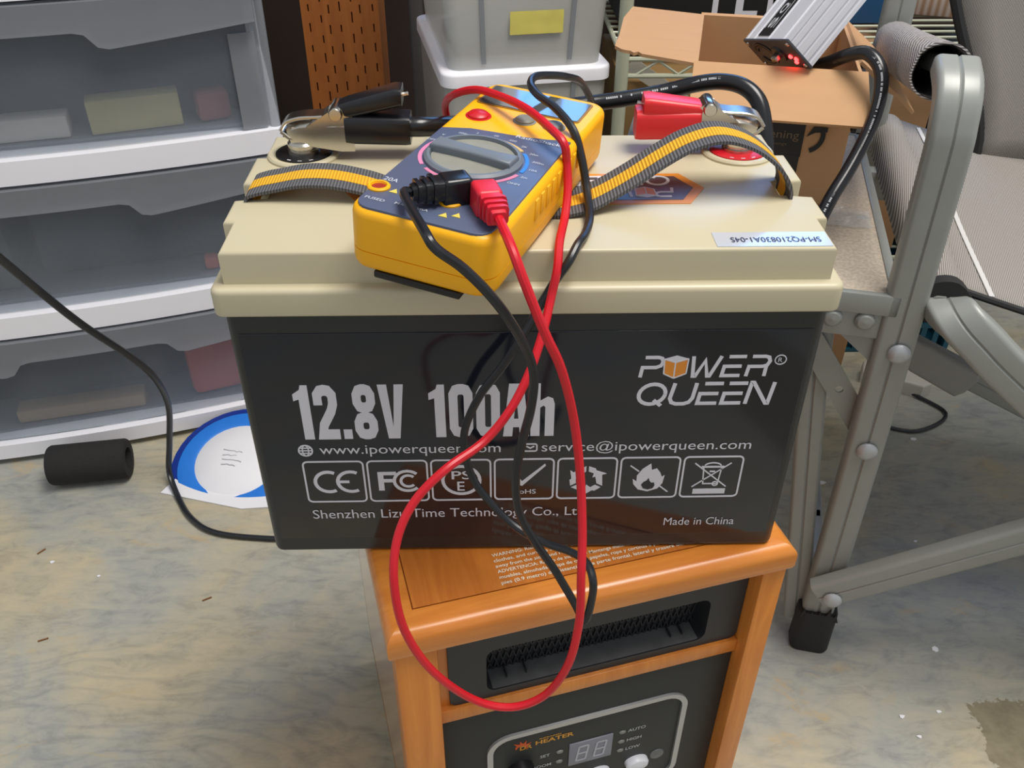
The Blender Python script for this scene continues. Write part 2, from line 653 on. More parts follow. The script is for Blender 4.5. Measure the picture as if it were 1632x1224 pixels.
# incised wooden post
post = thing('wooden_post', 'orange brown treated wooden post with rows of small incised slots', 'post', (-.255, 1.14, FZ))
px0, px1, py0, py1, pz1 = -.3165, -.1935, 1.10, 1.19, 1.2
v = [(px0, py0, FZ), (px1, py0, FZ), (px1, py1, FZ), (px0, py1, FZ), (px0, py0, pz1), (px1, py0, pz1), (px1, py1, pz1), (px0, py1, pz1)]
tm = MB().add(v, [(1, 2, 6, 5), (2, 3, 7, 6), (3, 0, 4, 7), (4, 5, 6, 7), (3, 2, 1, 0)])
fq = lambda xa, xb, za, zb: tm.add([(xa, py0, za), (xb, py0, za), (xb, py0, zb), (xa, py0, zb)], [(0, 1, 2, 3)])
xp = px0
for i in range(7):
    xc = -.304 + i * .0165 + random.uniform(-.002, .002)
    fq(xp, xc - .0012, FZ, pz1)
    zp = FZ
    for j in range(46):
        if (j + i * 2) % 3 == 0:
            z = -.16 + .0105 * j + (i % 3) * .0035
            ze = z + random.uniform(.011, .017)
            fq(xc - .0012, xc + .0012, zp, z)
            a = (xc - .0012, xc + .0012, z, ze, py0 + .009)
            q = [(a[0], py0, a[2]), (a[1], py0, a[2]), (a[1], py0, a[3]), (a[0], py0, a[3])]
            tm.add(q + [(p[0], a[4], p[2]) for p in q], [(0, 4, 5, 1), (1, 5, 6, 2), (2, 6, 7, 3), (3, 7, 4, 0), (4, 7, 6, 5)])
            zp = ze
    fq(xc - .0012, xc + .0012, zp, pz1)
    xp = xc + .0012
fq(xp, px1, FZ, pz1)
tm.build('timber', M_post, post, flat=True, recalc=False)

# a grey pipe and a leaning board in the dark gap beside the post
tag(center_origin(MB().tube([(-.17, 1.58, FZ), (-.175, 1.58, .9)], .016, 12, smooth=False).build('pipe', mat('dull_pipe', srgb(74, 70, 68), .6))),
    'dull grey upright pipe in the dark gap behind the post', 'pipe')
bd = MB().sweep([(-.30, 1.45, .30), (.22, 1.28, FZ + .01)], [(-.03, -.008), (.03, -.008), (.03, .008), (-.03, .008)], side=(0, 1, 0)).build('board', mat('brown_board', srgb(84, 66, 48), .8, var=.15))
tag(center_origin(bd), 'dim brown board leaning in the dark behind the clear tote', 'board')

# ------------------------------------------------------------------ heater (battery stands on it)
HA = R(14.64)
MH = Matrix.Translation((-.0835, -.0675, 0)) @ Matrix.Rotation(HA, 4, 'Z')
MHb = MH @ Matrix.Translation((.1355, .15, FZ))
heater = thing('infrared_heater', 'oak cabinet space heater with black front, standing under the battery', 'heater', MHb)
H = lambda p: MH @ Vector(p)


def hb(mb, name, m, parent=None, **k):
    for i, p in enumerate(mb.v):
        mb.v[i] = MH @ p
    return mb.build(name, m, parent or heater, **k)


HW, HD = .271, .30
# top: mitred bull-nosed rails round an inset panel, with an open joint between them
ti = .019
top = hb(MB().box2((ti - .004, ti - .004, -.021), (HW - ti + .004, HD - ti + .004, -.0020)), 'top_slab', M_wood_panel)
nose = [(ti, -.021), (.003, -.021), (.0008, -.0195), (.0, -.0165)] + [(.0075 - .0075 * math.cos(R(a)), -.0075 + .0075 * math.sin(R(a))) for a in (0, 18, 36, 54, 72, 90)] + [(ti, 0)]
cn = lambda k, d: [(d, d), (HW - d, d), (HW - d, HD - d), (d, HD - d)][k % 4]
for k, nm in enumerate(('front_rail', 'right_rail', 'back_rail', 'left_rail')):
    m_ = len(nose)
    v = [(*cn(k, d), z) for d, z in nose] + [(*cn(k + 1, d), z) for d, z in nose]
    f = [(q, (q + 1) % m_, m_ + (q + 1) % m_, m_ + q) for q in range(m_)] + [list(range(m_))[::-1], list(range(m_, 2 * m_))]
    hb(MB().add(v, f), nm, M_wood_top, top)
pn = hb(MB().box2((ti + .0009, ti + .0009, -.0025), (HW - ti - .0009, HD - ti - .0009, .0)), 'inset_panel', M_wood_panel, top)
wt = MB()
lines = ['WARNING: Risk of Fire - Keep combustible material such as furniture, papers,',
         'clothes, and curtains at least 3 feet (0.9 m) from the front of the heater and',
         'away from the sides and rear.',
         'ADVERTENCIA: Riesgo de incendio - Mantenga materiales combustibles, tales como',
         'muebles, almohadas, ropa de cama, papeles, ropa y cortinas a por lo menos 3',
         'pies (0.9 metro) de distancia de la parte frontal, lateral y trasera del calentador.']
for i, t in enumerate(lines):
    y = .0455 - i * .0047
    wt.text(t, frame(H((.0765, y, .0)), MH.to_3x3() @ Vector((1, 0, 0)), MH.to_3x3() @ Vector((0, 1, 0))), w=.0020 * len(t) * .86, h=.0036, th=.0003, bold=.012)
wt.build('warning_lettering', mat('cream_ink', srgb(232, 222, 200), .6), top)
# carcass
hb(MB().box2((.004, .006, FZ + .03), (.010, HD - .004, -.020)), 'side_panel', M_wood_side)
hb(MB().box2((HW - .010, .006, FZ + .03), (HW - .004, HD - .004, -.020)), 'side_panel', M_wood_side)
hb(MB().box2((.004, HD - .012, FZ + .03), (HW - .004, HD - .004, -.020)), 'back_panel', M_wood_front)
hb(MB().box2((.004, .03, FZ + .03), (HW - .004, HD - .004, FZ + .045)), 'bottom_panel', M_wood_front)
hb(MB().box2((.004, .004, FZ + .025), (.0305, .030, -.020), .0015), 'stile', M_wood_front)
hb(MB().box2((HW - .0195, .004, FZ + .025), (HW - .002, .030, -.020), .0015), 'stile', M_wood_front)
hb(MB().box2((.0305, .014, -.1175), (HW - .0195, .034, -.1045), .001), 'cross_rail', M_wood_front)
hb(MB().box2((.0305, .014, FZ + .025), (HW - .0195, .034, FZ + .05), .001), 'cross_rail', M_wood_front)
hb(MB().box2((.0305, .019, -.1045), (.0385, .034, -.0205)), 'filler_strip', M_wood_front)
for cx in (.03, HW - .03):
    for cy in (.04, HD - .04):
        c = hb(MB().lathe([(.0, -.012), (.014, -.012), (.016, -.010), (.016, .010), (.014, .012), (.0, .012)], 18, Matrix.Translation((cx, cy, FZ + .016)) @ Matrix.Rotation(R(90), 4, 'Y')), 'caster', M_rubber)
# outlet louvre: black frame with an opening
lx0, lx1, lz0, lz1 = .0385, .2510, -.1045, -.0205
ox0, ox1, oz0, oz1 = .0640, .2250, -.0975, -.0545
lv = MB()
outer = [(x, z) for x, z in rrect(lx0, lz0, lx1, lz1, .006, 4)]
inner = [(x, z) for x, z in rrect(ox0, oz0, ox1, oz1, .007, 4)]
n = len(outer)
v = [(x, .017, z) for x, z in outer] + [(x, .017, z) for x, z in inner] + [(x, .036, z) for x, z in inner] + [(x, .036, z) for x, z in outer]
f = []
for i in range(n):
    j = (i + 1) % n
    f += [(i, j, n + j, n + i), (n + i, n + j, 2 * n + j, 2 * n + i), (3 * n + i, 3 * n + j, j, i)]
lv.add(v, f)
lv = hb(lv, 'outlet_bezel', M_heater_black)
hb(MB().box2((ox0 - .004, .0345, oz0 - .004), (ox1 + .004, .0365, oz1 + .004)), 'duct_back', M_heater_black)
gr = MB()
for i in range(34):
    x = ox0 + .004 + i * .0047
    for s in (-1, 1):
        gr.sweep([(x, .0335, oz0), (x + s * .012, .0335, oz1)], [(-.0005, -.0005), (.0005, -.0005), (.0005, .0005), (-.0005, .0005)], side=(0, 1, 0))
o = hb(gr, 'grille_mesh', mat('grille_metal', srgb(46, 46, 50), .5), flat=True)
o['kind'] = 'stuff'
hb(MB().box2((ox0, .018, oz0 - .002), (ox1, .034, oz0 + .0005)), 'duct_floor', mat('dusty_black', srgb(92, 94, 95), .85, var=.35, scale=90))
for x in (.080, .094, .2020, .2110):
    hb(MB().box2((x - .0004, .024, oz0), (x + .0004, .033, oz0 + .003)), 'fin', M_heater_black)
# control panel
cp = hb(MB().box2((.0305, .017, FZ + .05), (HW - .0195, .024, -.1185), .0008), 'control_panel', mat('panel_black', srgb(38, 41, 40), .5, var=.05))
X, Y = MH.to_3x3() @ Vector((1, 0, 0)), Vector((0, 0, 1))
cf = lambda x, z, d=.0169: frame(H((x, d, z)), X, Y)
sv = MB().sweep([Vector((x, .0168, z)) for x, z in rrect(.0640, -.2700, .2200, -.1560, .017, 6) + [rrect(.0640, -.2700, .2200, -.1560, .017, 6)[0]]],
                [(-.0026, -.001), (.0026, -.001), (.0026, .001), (-.0026, .001)], side=(0, 1, 0))
sv.v = []
sv.f = []
ring_o = rrect(.0628, -.2712, .2212, -.1548, .018, 6)
ring_i = rrect(.0672, -.2668, .2168, -.1592, .014, 6)
n = len(ring_o)
v = [(x, .0170, z) for x, z in ring_o] + [(x, .0150, z) for x, z in ring_o] + [(x, .0150, z) for x, z in ring_i] + [(x, .0170, z) for x, z in ring_i]
f = []
for i in range(n):
    j = (i + 1) % n
    for k in range(3):
        f.append((k * n + i, k * n + j, (k + 1) * n + j, (k + 1) * n + i))
sv.add(v, f)
hb(sv, 'silver_bezel', M_silver, cp)
ds = hb(MB().box2((.1268, .0158, -.2170), (.1622, .0172, -.1880), .0006), 'display', mat('display_grey', srgb(126, 128, 140), .35), cp)
M_seg = mat('segment_print', srgb(176, 178, 186), .5)
sg = MB()
for cx in (.1375, .1520):
    w_, h_ = .0038, .0088
    zc = -.2025
    k = .0012
    for p in ([(-w_, 0), (-w_, h_)], [(w_, 0), (w_, h_)], [(-w_, -h_), (-w_, 0)], [(w_, -h_), (w_, 0)], [(-w_, h_), (w_, h_)], [(-w_, 0), (w_, 0)], [(-w_, -h_), (w_, -h_)]):
        sg.stroke([(x + z_ * .12, z_) for x, z_ in p], .0008, cf(cx, zc, .0157))
sg.build('digit_segment', M_seg, cp)
M_pl = mat('panel_lettering', srgb(186, 188, 190), .5)
for t, x, z, h_ in (('AUTO', .1745, -.1925, .0038), ('HIGH', .1745, -.2050, .0038), ('LOW', .1745, -.2170, .0038), ('SET', .1040, -.1965, .0036), ('ROOM', .0985, -.2095, .0036), ('MODE', .1765, -.2475, .0034)):
    MB().text(t, cf(x, z), h=h_, bold=.012).build('panel_lettering', M_pl, cp)
for x, z in ((.1700, -.1905), (.1700, -.2032), (.1700, -.2152), (.1195, -.1945), (.1195, -.2075)):
    hb(MB().lathe([(0, 0), (.0022, 0), (.0018, .001), (0, .0012)], 12, Matrix.Translation((x, .017, z)) @ Matrix.Rotation(R(90), 4, 'X') @ Matrix.Diagonal((1.3, .8, 1, 1))), 'indicator', M_grey_btn, cp)
for x, z, r_, m_ in ((.1850, -.2360, .0088, M_btn_white), (.1530, -.2375, .0088, M_btn_white), (.0885, -.2120, .0088, M_btn_white)):
    hb(MB().lathe([(0, 0), (r_, 0), (r_, .004), (r_ * .85, .0058), (r_ * .4, .0066), (0, .0068)], 24, Matrix.Translation((x, .017, z)) @ Matrix.Rotation(R(90), 4, 'X') @ Matrix.Diagonal((1.1, .8, 1, 1))), 'push_button', m_, cp)
hb(MB().lathe([(0, 0), (.0105, 0), (.0105, .012), (.0095, .014), (0, .0145)], 24, Matrix.Translation((.0885, .017, -.2035)) @ Matrix.Rotation(R(90), 4, 'X')), 'power_switch', M_black_pl, cp)
hb(MB().lathe([(0, 0), (.0062, 0), (.0058, .0008), (0, .0012)], 20, Matrix.Translation((.2030, .017, -.2350)) @ Matrix.Rotation(R(90), 4, 'X')), 'sensor_lens', mat('sensor_grey', srgb(96, 98, 100), .2), cp)
bl = MB()
bl.text('HEATER', cf(.1000, -.1770), w=.030, h=.0050, bold=.03)
bl.text('DR', cf(.0880, -.1790), w=.0095, h=.0050, bold=.03)
bl.text('INFRARED', cf(.1030, -.1710), w=.017, h=.0016, bold=.03)
bl.build('brand_lettering', mat('gold_ink', srgb(206, 146, 48), .4), cp)
fl_ = MB()
for k in range(4):
    a = 100 - k * 30
    fl_.stroke(arc(.0885, -.1765, .0035 + .0006 * k, a + 80, a - 40, 8), .0007, cf(0, 0))
for a in (20, 55, 90, 125):
    fl_.flat([(.0890 + .0045 * math.cos(R(a - 14)), -.1755 + .0045 * math.sin(R(a - 14))), (.0890 + .0085 * math.cos(R(a + 6)), -.1755 + .0085 * math.sin(R(a + 6))), (.0890 + .0045 * math.cos(R(a + 14)), -.1755 + .0045 * math.sin(R(a + 14)))], cf(0, 0))
fl_.build('flame_emblem', mat('red_orange_ink', srgb(206, 88, 40), .4), cp)

# ------------------------------------------------------------------ battery
bat = thing('battery', 'large cream and charcoal lithium battery with white lettering, standing on the heater', 'battery', (0, .086, 0))
h1, h2, h3 = .1807, .1967, .2151
MB().prism(rrect(-.161, .004, .161, .168, .006, 4), 0, h1 + .004, 0, .0035, M=Matrix.Identity(4)).build('case', M_body, bat)
lid = MB().prism(rrect(-.165, 0, .165, .172, .006, 4), h1, h2, .003, .0012, seg=4).build('lid', M_cream, bat)
rs = [(.158, .007), (.158, .042), (.1635, .042), (.1635, .069), (.1455, .072), (.1455, .089), (.1635, .092), (.1635, .130), (.158, .130), (.158, .165)]
MB().prism(rs + [(-x, y) for x, y in rs[::-1]], h2 - .004, h3, .0020, seg=3).build('lid_cap', M_cream, bat)
for sx, m_, nm in ((-1, M_black_pl, 'black'), (1, M_red_pl, 'red')):
    T = Matrix.Translation((sx * .1345, .1335, h3))
    t = MB().lathe([(0, -.002), (.0222, -.002), (.0222, .0012), (.0212, .0022), (.0185, .0022), (.0178, .0012), (0, .0012)], 40, T).build('terminal_collar', M_cream, bat)
    d = MB().lathe([(0, .001), (.0172, .001), (.0172, .0022), (.0150, .0028), (0, .0028)], 36, T).build('terminal_ring', m_, bat)
    d['label'] = nm + ' polarity ring'
    tb = MB().lathe([(0, .0025), (.0098, .0025), (.0098, .0045), (.0085, .0048), (.0085, .0058), (.0092, .0062), (.0092, .0085), (.0080, .0098), (.0030, .0102), (0, .0102)], 30, T).build('terminal_bolt', M_steel, bat)
    tx = MB()
    for i in range(3):
        a = R(-115 + i * 25)
        tx.stroke([(sx * .1345 + .0155 * math.cos(a - .08), .1335 + .0155 * math.sin(a - .08)), (sx * .1345 + .0155 * math.cos(a + .08), .1335 + .0155 * math.sin(a + .08))], .0006, frame((0, 0, h3 + .0024), (1, 0, 0), (0, 1, 0)))
    tx.build('ring_print', M_white, d)

# carrying strap: grey webbing with a yellow centre band
st = [(-.1535, .081, .2085), (-.1560, .081, .2165), (-.150, .081, .2195), (-.140, .081, .2215), (-.125, .080, .2245), (-.108, .079, .2245), (-.090, .077, .2215), (-.070, .073, .2172), (-.03, .066, .2163), (.01, .058, .2163), (.025, .058, .2172), (.040, .063, .2205), (.058, .069, .2285), (.075, .075, .2375), (.0914, .079, .2450), (.1084, .080, .2485), (.1268, .080, .2430), (.1425, .080, .2310), (.1490, .080, .2200), (.1490, .080, .2110)]
P = catmull(st, 5)
sides = []
for i, p in enumerate(P):
    t_ = P[min(i + 1, len(P) - 1)] - P[max(i - 1, 0)]
    tl = .0
    if .03 < p.x < .12:
        tl = .0
    sides.append(Vector((0, 1, tl)))
W2 = .0155
strap = MB().sweep(P, [(-W2, -.0009), (W2, -.0009), (W2, .0009), (-W2, .0009)], side=sides).build('carry_strap', M_web_grey, bat)
MB().sweep(P, [(-.0060, -.0011), (.0060, -.0011), (.0060, .0011), (-.0060, .0011)], side=sides).build('centre_band', M_web_yel, strap)

# front label
BF = lambda x, z: frame((x, .00345, z), (1, 0, 0), (0, 0, 1))
B0 = BF(0, 0)
panel = MB().prism([(x, z) for x, z in rrect(-.1555, .0125, .1550, .1680, .001, 2)], 0, .0006, .0004, M=Matrix(((1, 0, 0, 0), (0, 0, -1, .0041), (0, 1, 0, 0), (0, 0, 0, 1)))).build('front_label', M_label, bat)



def glyphs(s, x0, z0, h, wscale, fr_o):
    mb = MB()
    hw = .095
    x = 0.
    O, X_, Y_ = fr_o
    fr = (O + X_ * x0 + Y_ * z0, X_ * h * wscale, Y_ * h)
    tilt = lambda pts, dx: [(px + dx, py) for px, py in pts]
    ringp = lambda x0, y0, x1, y1: [(x0, y0 + .1), (x0, y1 - .1), (x0 + .05, y1 - .02), (x0 + .12, y1), (x1 - .12, y1), (x1 - .05, y1 - .02), (x1, y1 - .1), (x1, y0 + .1), (x1 - .05, y0 + .02), (x1 - .12, y0), (x0 + .12, y0), (x0 + .05, y0 + .02)]
    N_ = X_.cross(Y_).normalized()
    for c in s:
        fl2 = lambda poly: mb.flat(tilt(poly, x), fr, .00025)
        skx = lambda pts, cl=False: mb.stroke(tilt(pts, x), hw, fr, cl, .00025)
        if c == '1':
            fl2([(.12, 0), (.34, 0), (.34, 1), (.19, 1), (.16, .92), (.0, .84), (.0, .72), (.12, .75)])
            x += .42
        elif c == '2':
            skx([(.10, .64), (.10, .82), (.17, .895), (.26, .91), (.35, .895), (.42, .82), (.42, .66), (.36, .52), (.17, .27), (.125, .09), (.50, .09)])
            x += .58
        elif c == '0':
            skx(ringp(.10, .09, .42, .91), True)
            x += .58
        elif c == '8':
            skx(ringp(.11, .585, .41, .915), True)
            skx(ringp(.10, .085, .42, .405), True)
            x += .58
        elif c == '.':
            fl2([(0, 0), (.19, 0), (.19, .18), (0, .18)])
            x += .26
        elif c == 'V':
            fl2([(0, 1), (.15, 0), (.28, 0), (.28, .22), (.2, 1)])
            fl2([(.28, .22), (.28, 0), (.41, 0), (.56, 1), (.36, 1)])
            x += .62
        elif c == 'A':
            fl2([(0, 0), (.2, 0), (.285, .80), (.285, 1), (.13, 1)])
            fl2([(.37, 0), (.57, 0), (.44, 1), (.285, 1), (.285, .80)])
            fl2([(.2, .18), (.37, .18), (.35, .34), (.22, .34)])
            x += .60
        elif c == 'h':
            fl2([(0, 0), (.2, 0), (.2, 1), (0, 1)])
            fl2([(.31, 0), (.51, 0), (.51, .62), (.47, .72), (.36, .755), (.2, .68), (.2, .55), (.27, .59), (.31, .56)])
            x += .58
        elif c == ' ':
            x += .30
    return mb


glyphs('12.8V', -.1320, .0950, .0390, .665, B0).build('voltage_lettering', M_white, panel)
glyphs('100Ah', -.0560, .0955, .0380, .700, B0).build('capacity_lettering', M_white, panel)
MB().text('www.ipowerqueen.com', BF(-.1218, .0812), w=.1064, h=.0088).build('web_lettering', M_white, panel)
MB().text('service@ipowerqueen.com', BF(.0088, .0812), w=.1246, h=.0098).build('mail_lettering', M_white, panel)
MB().text('Shenzhen Lizu Time Technology Co., Ltd', BF(-.1322, .0283), w=.1690, h=.0098).build('maker_lettering', M_white, panel)
MB().text('Made in China', BF(.0878, .0205), w=.0447, h=.0066).build('origin_lettering', M_white, panel)
g = MB()
k = .00045
g.stroke(arc(-.1300, .0863, .0040, 0, 360, 24)[:-1], k, B0, True)
g.stroke(arc(-.1300, .0863, .0018, 0, 360, 20, .0040)[:-1], k * .8, B0, True)
g.stroke([(-.1340, .0863), (-.1260, .0863)], k * .8, B0)
g.stroke([(-.1334, .0883), (-.1266, .0883)], k * .8, B0)
g.stroke([(-.1334, .0843), (-.1266, .0843)], k * .8, B0)
g.build('globe_symbol', M_white, panel)
g = MB()
g.stroke(rrect(-.0018, .0838, .0060, .0892, .0012, 3), k, B0, True)
g.stroke([(-.0002, .0876), (.0021, .0861), (.0044, .0876)], k, B0)
g.build('envelope_symbol', M_white, panel)
# logo
lg = MB()
S = .0145
sk = .22


def logo(letters, x0, z0, s, adv, mb, fr_o, hw=.075):
    O, X_, Y_ = fr_o
    x = 0
    for c in letters:
        fr = (O + X_ * (x0 + x) + Y_ * z0, X_ * s, Y_ * s)
        tr = lambda pts: [(px + py * sk * .6, py) for px, py in pts]
        sp = {'P': [[(0, 0), (0, .48), (.55, .48), (.72, .56), (.78, .74), (.70, .92), (.55, .97), (.02, .97)]],
              'W': [[(0, 1), (.18, .03), (.28, .03), (.52, .8), (.76, .03), (.86, .03), (1.12, 1)]],
              'E': [[(.74, .04), (0, .04), (0, .5), (.70, .5)], [(.08, .97), (.78, .97)]],
              'R': [[(.0, 0), (0, .48), (.55, .48), (.72, .54), (.78, .74), (.70, .92), (.55, .97), (.02, .97)], [(.70, .48), (.74, .0)]],
              'Q': [arc(.5, .5, .50, 0, 360, 20, .47)[:-1] + [(1.0, .5)], [(.62, .22), (.95, -.05)]],
              'U': [[(.04, 1), (.0, .3), (.1, .1), (.28, .03), (.58, .03), (.76, .1), (.86, .3), (.86, 1)]],
              'N': [[(0, 0), (.0, 1), (.08, 1), (.78, .02), (.86, .02), (.86, 1)]], 'O': []}[c]
        for p in sp:
            mb.stroke(tr(p), hw, fr)
        x += adv[c] * s
    return mb


ADV = {'P': 1.0, 'O': .95, 'W': 1.35, 'E': 1.0, 'R': 1.0, 'Q': 1.22, 'U': 1.10, 'N': 1.0}
logo('POWER', .0625, .1370, .0138, ADV, lg, B0)
logo('QUEEN', .0620, .1175, .0150, {**ADV, 'E': .92}, lg, B0)
lg.build('logo_lettering', M_white, panel)


def cube_mark(cx, cz, s, fr, parent, name='cube_emblem'):
    pts = {'t': (0, 1), 'tr': (.85, .72), 'tl': (-.85, .72), 'c': (-.05, .42), 'br': (.80, -.55), 'bl': (-.80, -.55), 'b': (-.05, -.95)}
    q = lambda *k_: [(cx + pts[i][0] * s, cz + pts[i][1] * s) for i in k_]
    MB().flat(q('tl', 'bl', 'b', 'c'), fr, .0003).flat(q('c', 'b', 'br', 'tr'), fr, .0003).build(name, M_orange, parent)
    m = MB().flat(q('tl', 'c', 'tr', 't'), fr, .0003)
    for a_, b_ in (('tl', 'bl'), ('bl', 'b'), ('b', 'br'), ('br', 'tr'), ('c', 'b'), ('tl', 'c'), ('c', 'tr')):
        m.stroke(q(a_, b_), s * .05, fr, th=.0004)
    m.build('cube_outline', M_white, parent)


cube_mark(.0818, .1437, .0078, B0, panel)
g = MB().stroke(arc(.1397, .1480, .0031, 0, 360, 20)[:-1], .0003, B0, True)
g.text('R', BF(.1384, .1465), h=.0030).build('registered_mark', M_white, panel)
# seven certification icons in slightly splayed rounded frames
for i in range(7):
    x0 = -.1331 + i * .03803
    xa, xb, za, zb = x0, x0 + .0355, .0450, .0775
    fr = B0
    sl_ = 0
    MB().stroke(rrect(xa, za, xb, zb, .0028, 4), .00055, fr, True).build('icon_frame', M_white, panel)
    cx, cz = (xa + xb) / 2, (za + zb) / 2
    g = MB()
    if i == 0:
        g.stroke(arc(cx - .0040, cz, .0080, 60, 300, 16), .0011, fr)
        g.stroke(arc(cx + .0095, cz, .0080, 60, 300, 16), .0011, fr)
        g.stroke([(cx + .0020, cz), (cx + .0085, cz)], .0010, fr)
        nm = 'ce_symbol'
    elif i == 1:
        g.stroke([(cx - .0105, cz - .0075), (cx - .0105, cz + .0075)], .0017, fr)
        g.stroke([(cx - .0110, cz + .0063), (cx - .0010, cz + .0063)], .0013, fr)
        g.stroke([(cx - .0110, cz + .0005), (cx - .0035, cz + .0005)], .0013, fr)
        g.stroke(arc(cx + .0055, cz, .0080, 45, 315, 18), .0010, fr)
        g.stroke(arc(cx + .0060, cz, .0045, 45, 315, 18), .0009, fr)
        nm = 'fcc_symbol'
    elif i == 2:
        g.stroke(arc(cx, cz, .0112, 0, 360, 30)[:-1], .0010, fr, True)
        g.text('PS', BF(cx - .0058, cz + .0008), w=.0116, h=.0068, bold=.01)
        g.text('E', BF(cx - .0026, cz - .0085), h=.0075, bold=.01)
        nm = 'pse_symbol'
    elif i == 3:
        g.flat([(cx - .0075, cz + .0035), (cx - .0035, cz + .0012), (cx - .0015, cz - .0030)][:3] + [(cx - .0040, cz - .0015)], fr)
        g.stroke([(cx - .0060, cz + .0035), (cx - .0020, cz - .0035)], .0016, fr)
        g.flat([(cx - .0038, cz - .0040), (cx - .0012, cz - .0052), (cx + .0130, cz + .0110), (cx + .0125, cz + .0125)], fr)
        g.text('RoHS', BF(cx - .0062, cz - .0118), w=.0135, h=.0038, bold=.01)
        nm = 'rohs_symbol'
    elif i == 4:
        for a0 in (90, 210, 330):
            a = R(a0)
            rot_ = lambda p: (cx + p[0] * math.cos(a) - p[1] * math.sin(a), cz - .001 + p[0] * math.sin(a) + p[1] * math.cos(a))
            g.flat([rot_(p) for p in [(.0040, -.0068), (.0090, -.0052), (.0108, -.0010), (.0068, -.0010)]], fr)
            g.flat([rot_(p) for p in [(.0110, .0006), (.0060, .0082), (.0022, .0060), (.0068, .0006)]], fr)
            g.flat([rot_(p) for p in [(.0078, .0102), (.0002, .0092), (.0020, .0034)]], fr)
        nm = 'recycling_symbol'
    elif i == 5:
        out_ = [(0, -.0112), (-.006, -.0095), (-.0092, -.005), (-.0098, -.001), (-.0075, -.0028), (-.0075, .002), (-.0045, .0072), (.0004, .0115), (.0012, .0062), (.0042, .0075), (.0066, .0040), (.0078, .0005), (.0094, .002), (.0086, -.0045), (.006, -.0088)]
        inn_ = [(0, -.0095), (-.0030, -.0085), (-.0044, -.0055), (-.0032, -.0035), (-.0012, -.0020), (-.0002, .0), (.0006, -.0025), (.0018, -.0040), (.0034, -.0038), (.0040, -.006), (.003, -.0085)]
        g.flat([(cx + x, cz + z) for x, z in out_], fr)
        MB().flat([(cx + x, cz + z) for x, z in inn_], fr, .0004).build('flame_core', M_label, panel)
        g.stroke([(cx - .0120, cz + .0100), (cx - .0065, cz + .0052)], .0004, fr)
        g.stroke([(cx + .0070, cz - .0068), (cx + .0125, cz - .0118)], .0004, fr)
        nm = 'no_fire_symbol'
    else:
        q = .0004
        g.stroke([(cx - .0055, cz + .0080), (cx - .0045, cz - .0055), (cx + .0045, cz - .0055), (cx + .0055, cz + .0080)], q, fr)
        g.stroke([(cx - .0068, cz + .0082), (cx + .0070, cz + .0082)], q * 1.6, fr)
        g.stroke(arc(cx, cz + .0088, .0050, 10, 170, 10, .0026), q, fr)
        g.stroke([(cx - .0015, cz + .0045), (cx + .0018, cz + .0045)], q * 1.3, fr)
        g.stroke(arc(cx + .0030, cz - .0055, .0016, 0, 360, 12)[:-1], q, fr, True)
        g.stroke([(cx - .0110, cz + .0112), (cx + .0100, cz - .0080)], q, fr)
        g.stroke([(cx + .0110, cz + .0112), (cx - .0110, cz - .0080)], q, fr)
        g.flat([(cx - .0100, cz - .0138), (cx + .0100, cz - .0138), (cx + .0100, cz - .0098), (cx - .0100, cz - .0098)], fr)
        nm = 'no_bin_symbol'
    g.build(nm, M_white, panel)

# hexagonal badge on the lid, read from the far side
badge = MB().prism([(.1035, .0805), (.0920, .1010), (-.0920, .1010), (-.1035, .0805), (-.0920, .0600), (.0920, .0600)], h3 - .001, h3 + .0004).build('top_badge', M_orange, bat)
bi = MB().prism([(.0970, .0805), (.0885, .0965), (-.0885, .0965), (-.0970, .0805), (-.0885, .0645), (.0885, .0645)], h3, h3 + .0006).build('badge_field', M_hex, badge)
TF = frame((0, 0, h3 + .0006), (-1, 0, 0), (0, -1, 0))
g = MB()
logo('POWER', -.0845, -.0800, .0118, ADV, g, TF)
logo('QUEEN', -.0850, -.0965, .0125, {**ADV, 'E': .92}, g, TF)
g.build('badge_lettering', M_white, badge)
cube_mark(-.0685, -.0742, .0068, TF, badge)
sn = MB().quad((.0962, .0088, h3 + .0003), (.1562, .0088, h3 + .0003), (.1562, .0245, h3 + .0003), (.0962, .0245, h3 + .0003), .0004).build('serial_sticker', M_blue_paper, bat)
MB().text('SM-PQ210830A1-04S', (Vector((.1515, .0192, h3 + .0004)), Vector((-1, 0, 0)), Vector((0, -1, 0))), w=.047, h=.0062).build('serial_lettering', M_ink, sn)

# ------------------------------------------------------------------ multimeter lying across the lid
MM = Matrix(((.9224, .3818, .0588, -.0530), (-.3798, .9241, -.0426, -.0310), (-.0706, .0169, .9974, .2490), (0, 0, 0, 1)))
meter = thing('multimeter', 'yellow digital multimeter with blue-grey face lying across the battery lid', 'multimeter', MM @ Matrix.Translation((0, .0915, -.033)))


def mb_(mb, name, m, parent=None, **k):
    for i, p in enumerate(mb.v):
        mb.v[i] = MM @ p
    return mb.build(name, m, parent or meter, **k)


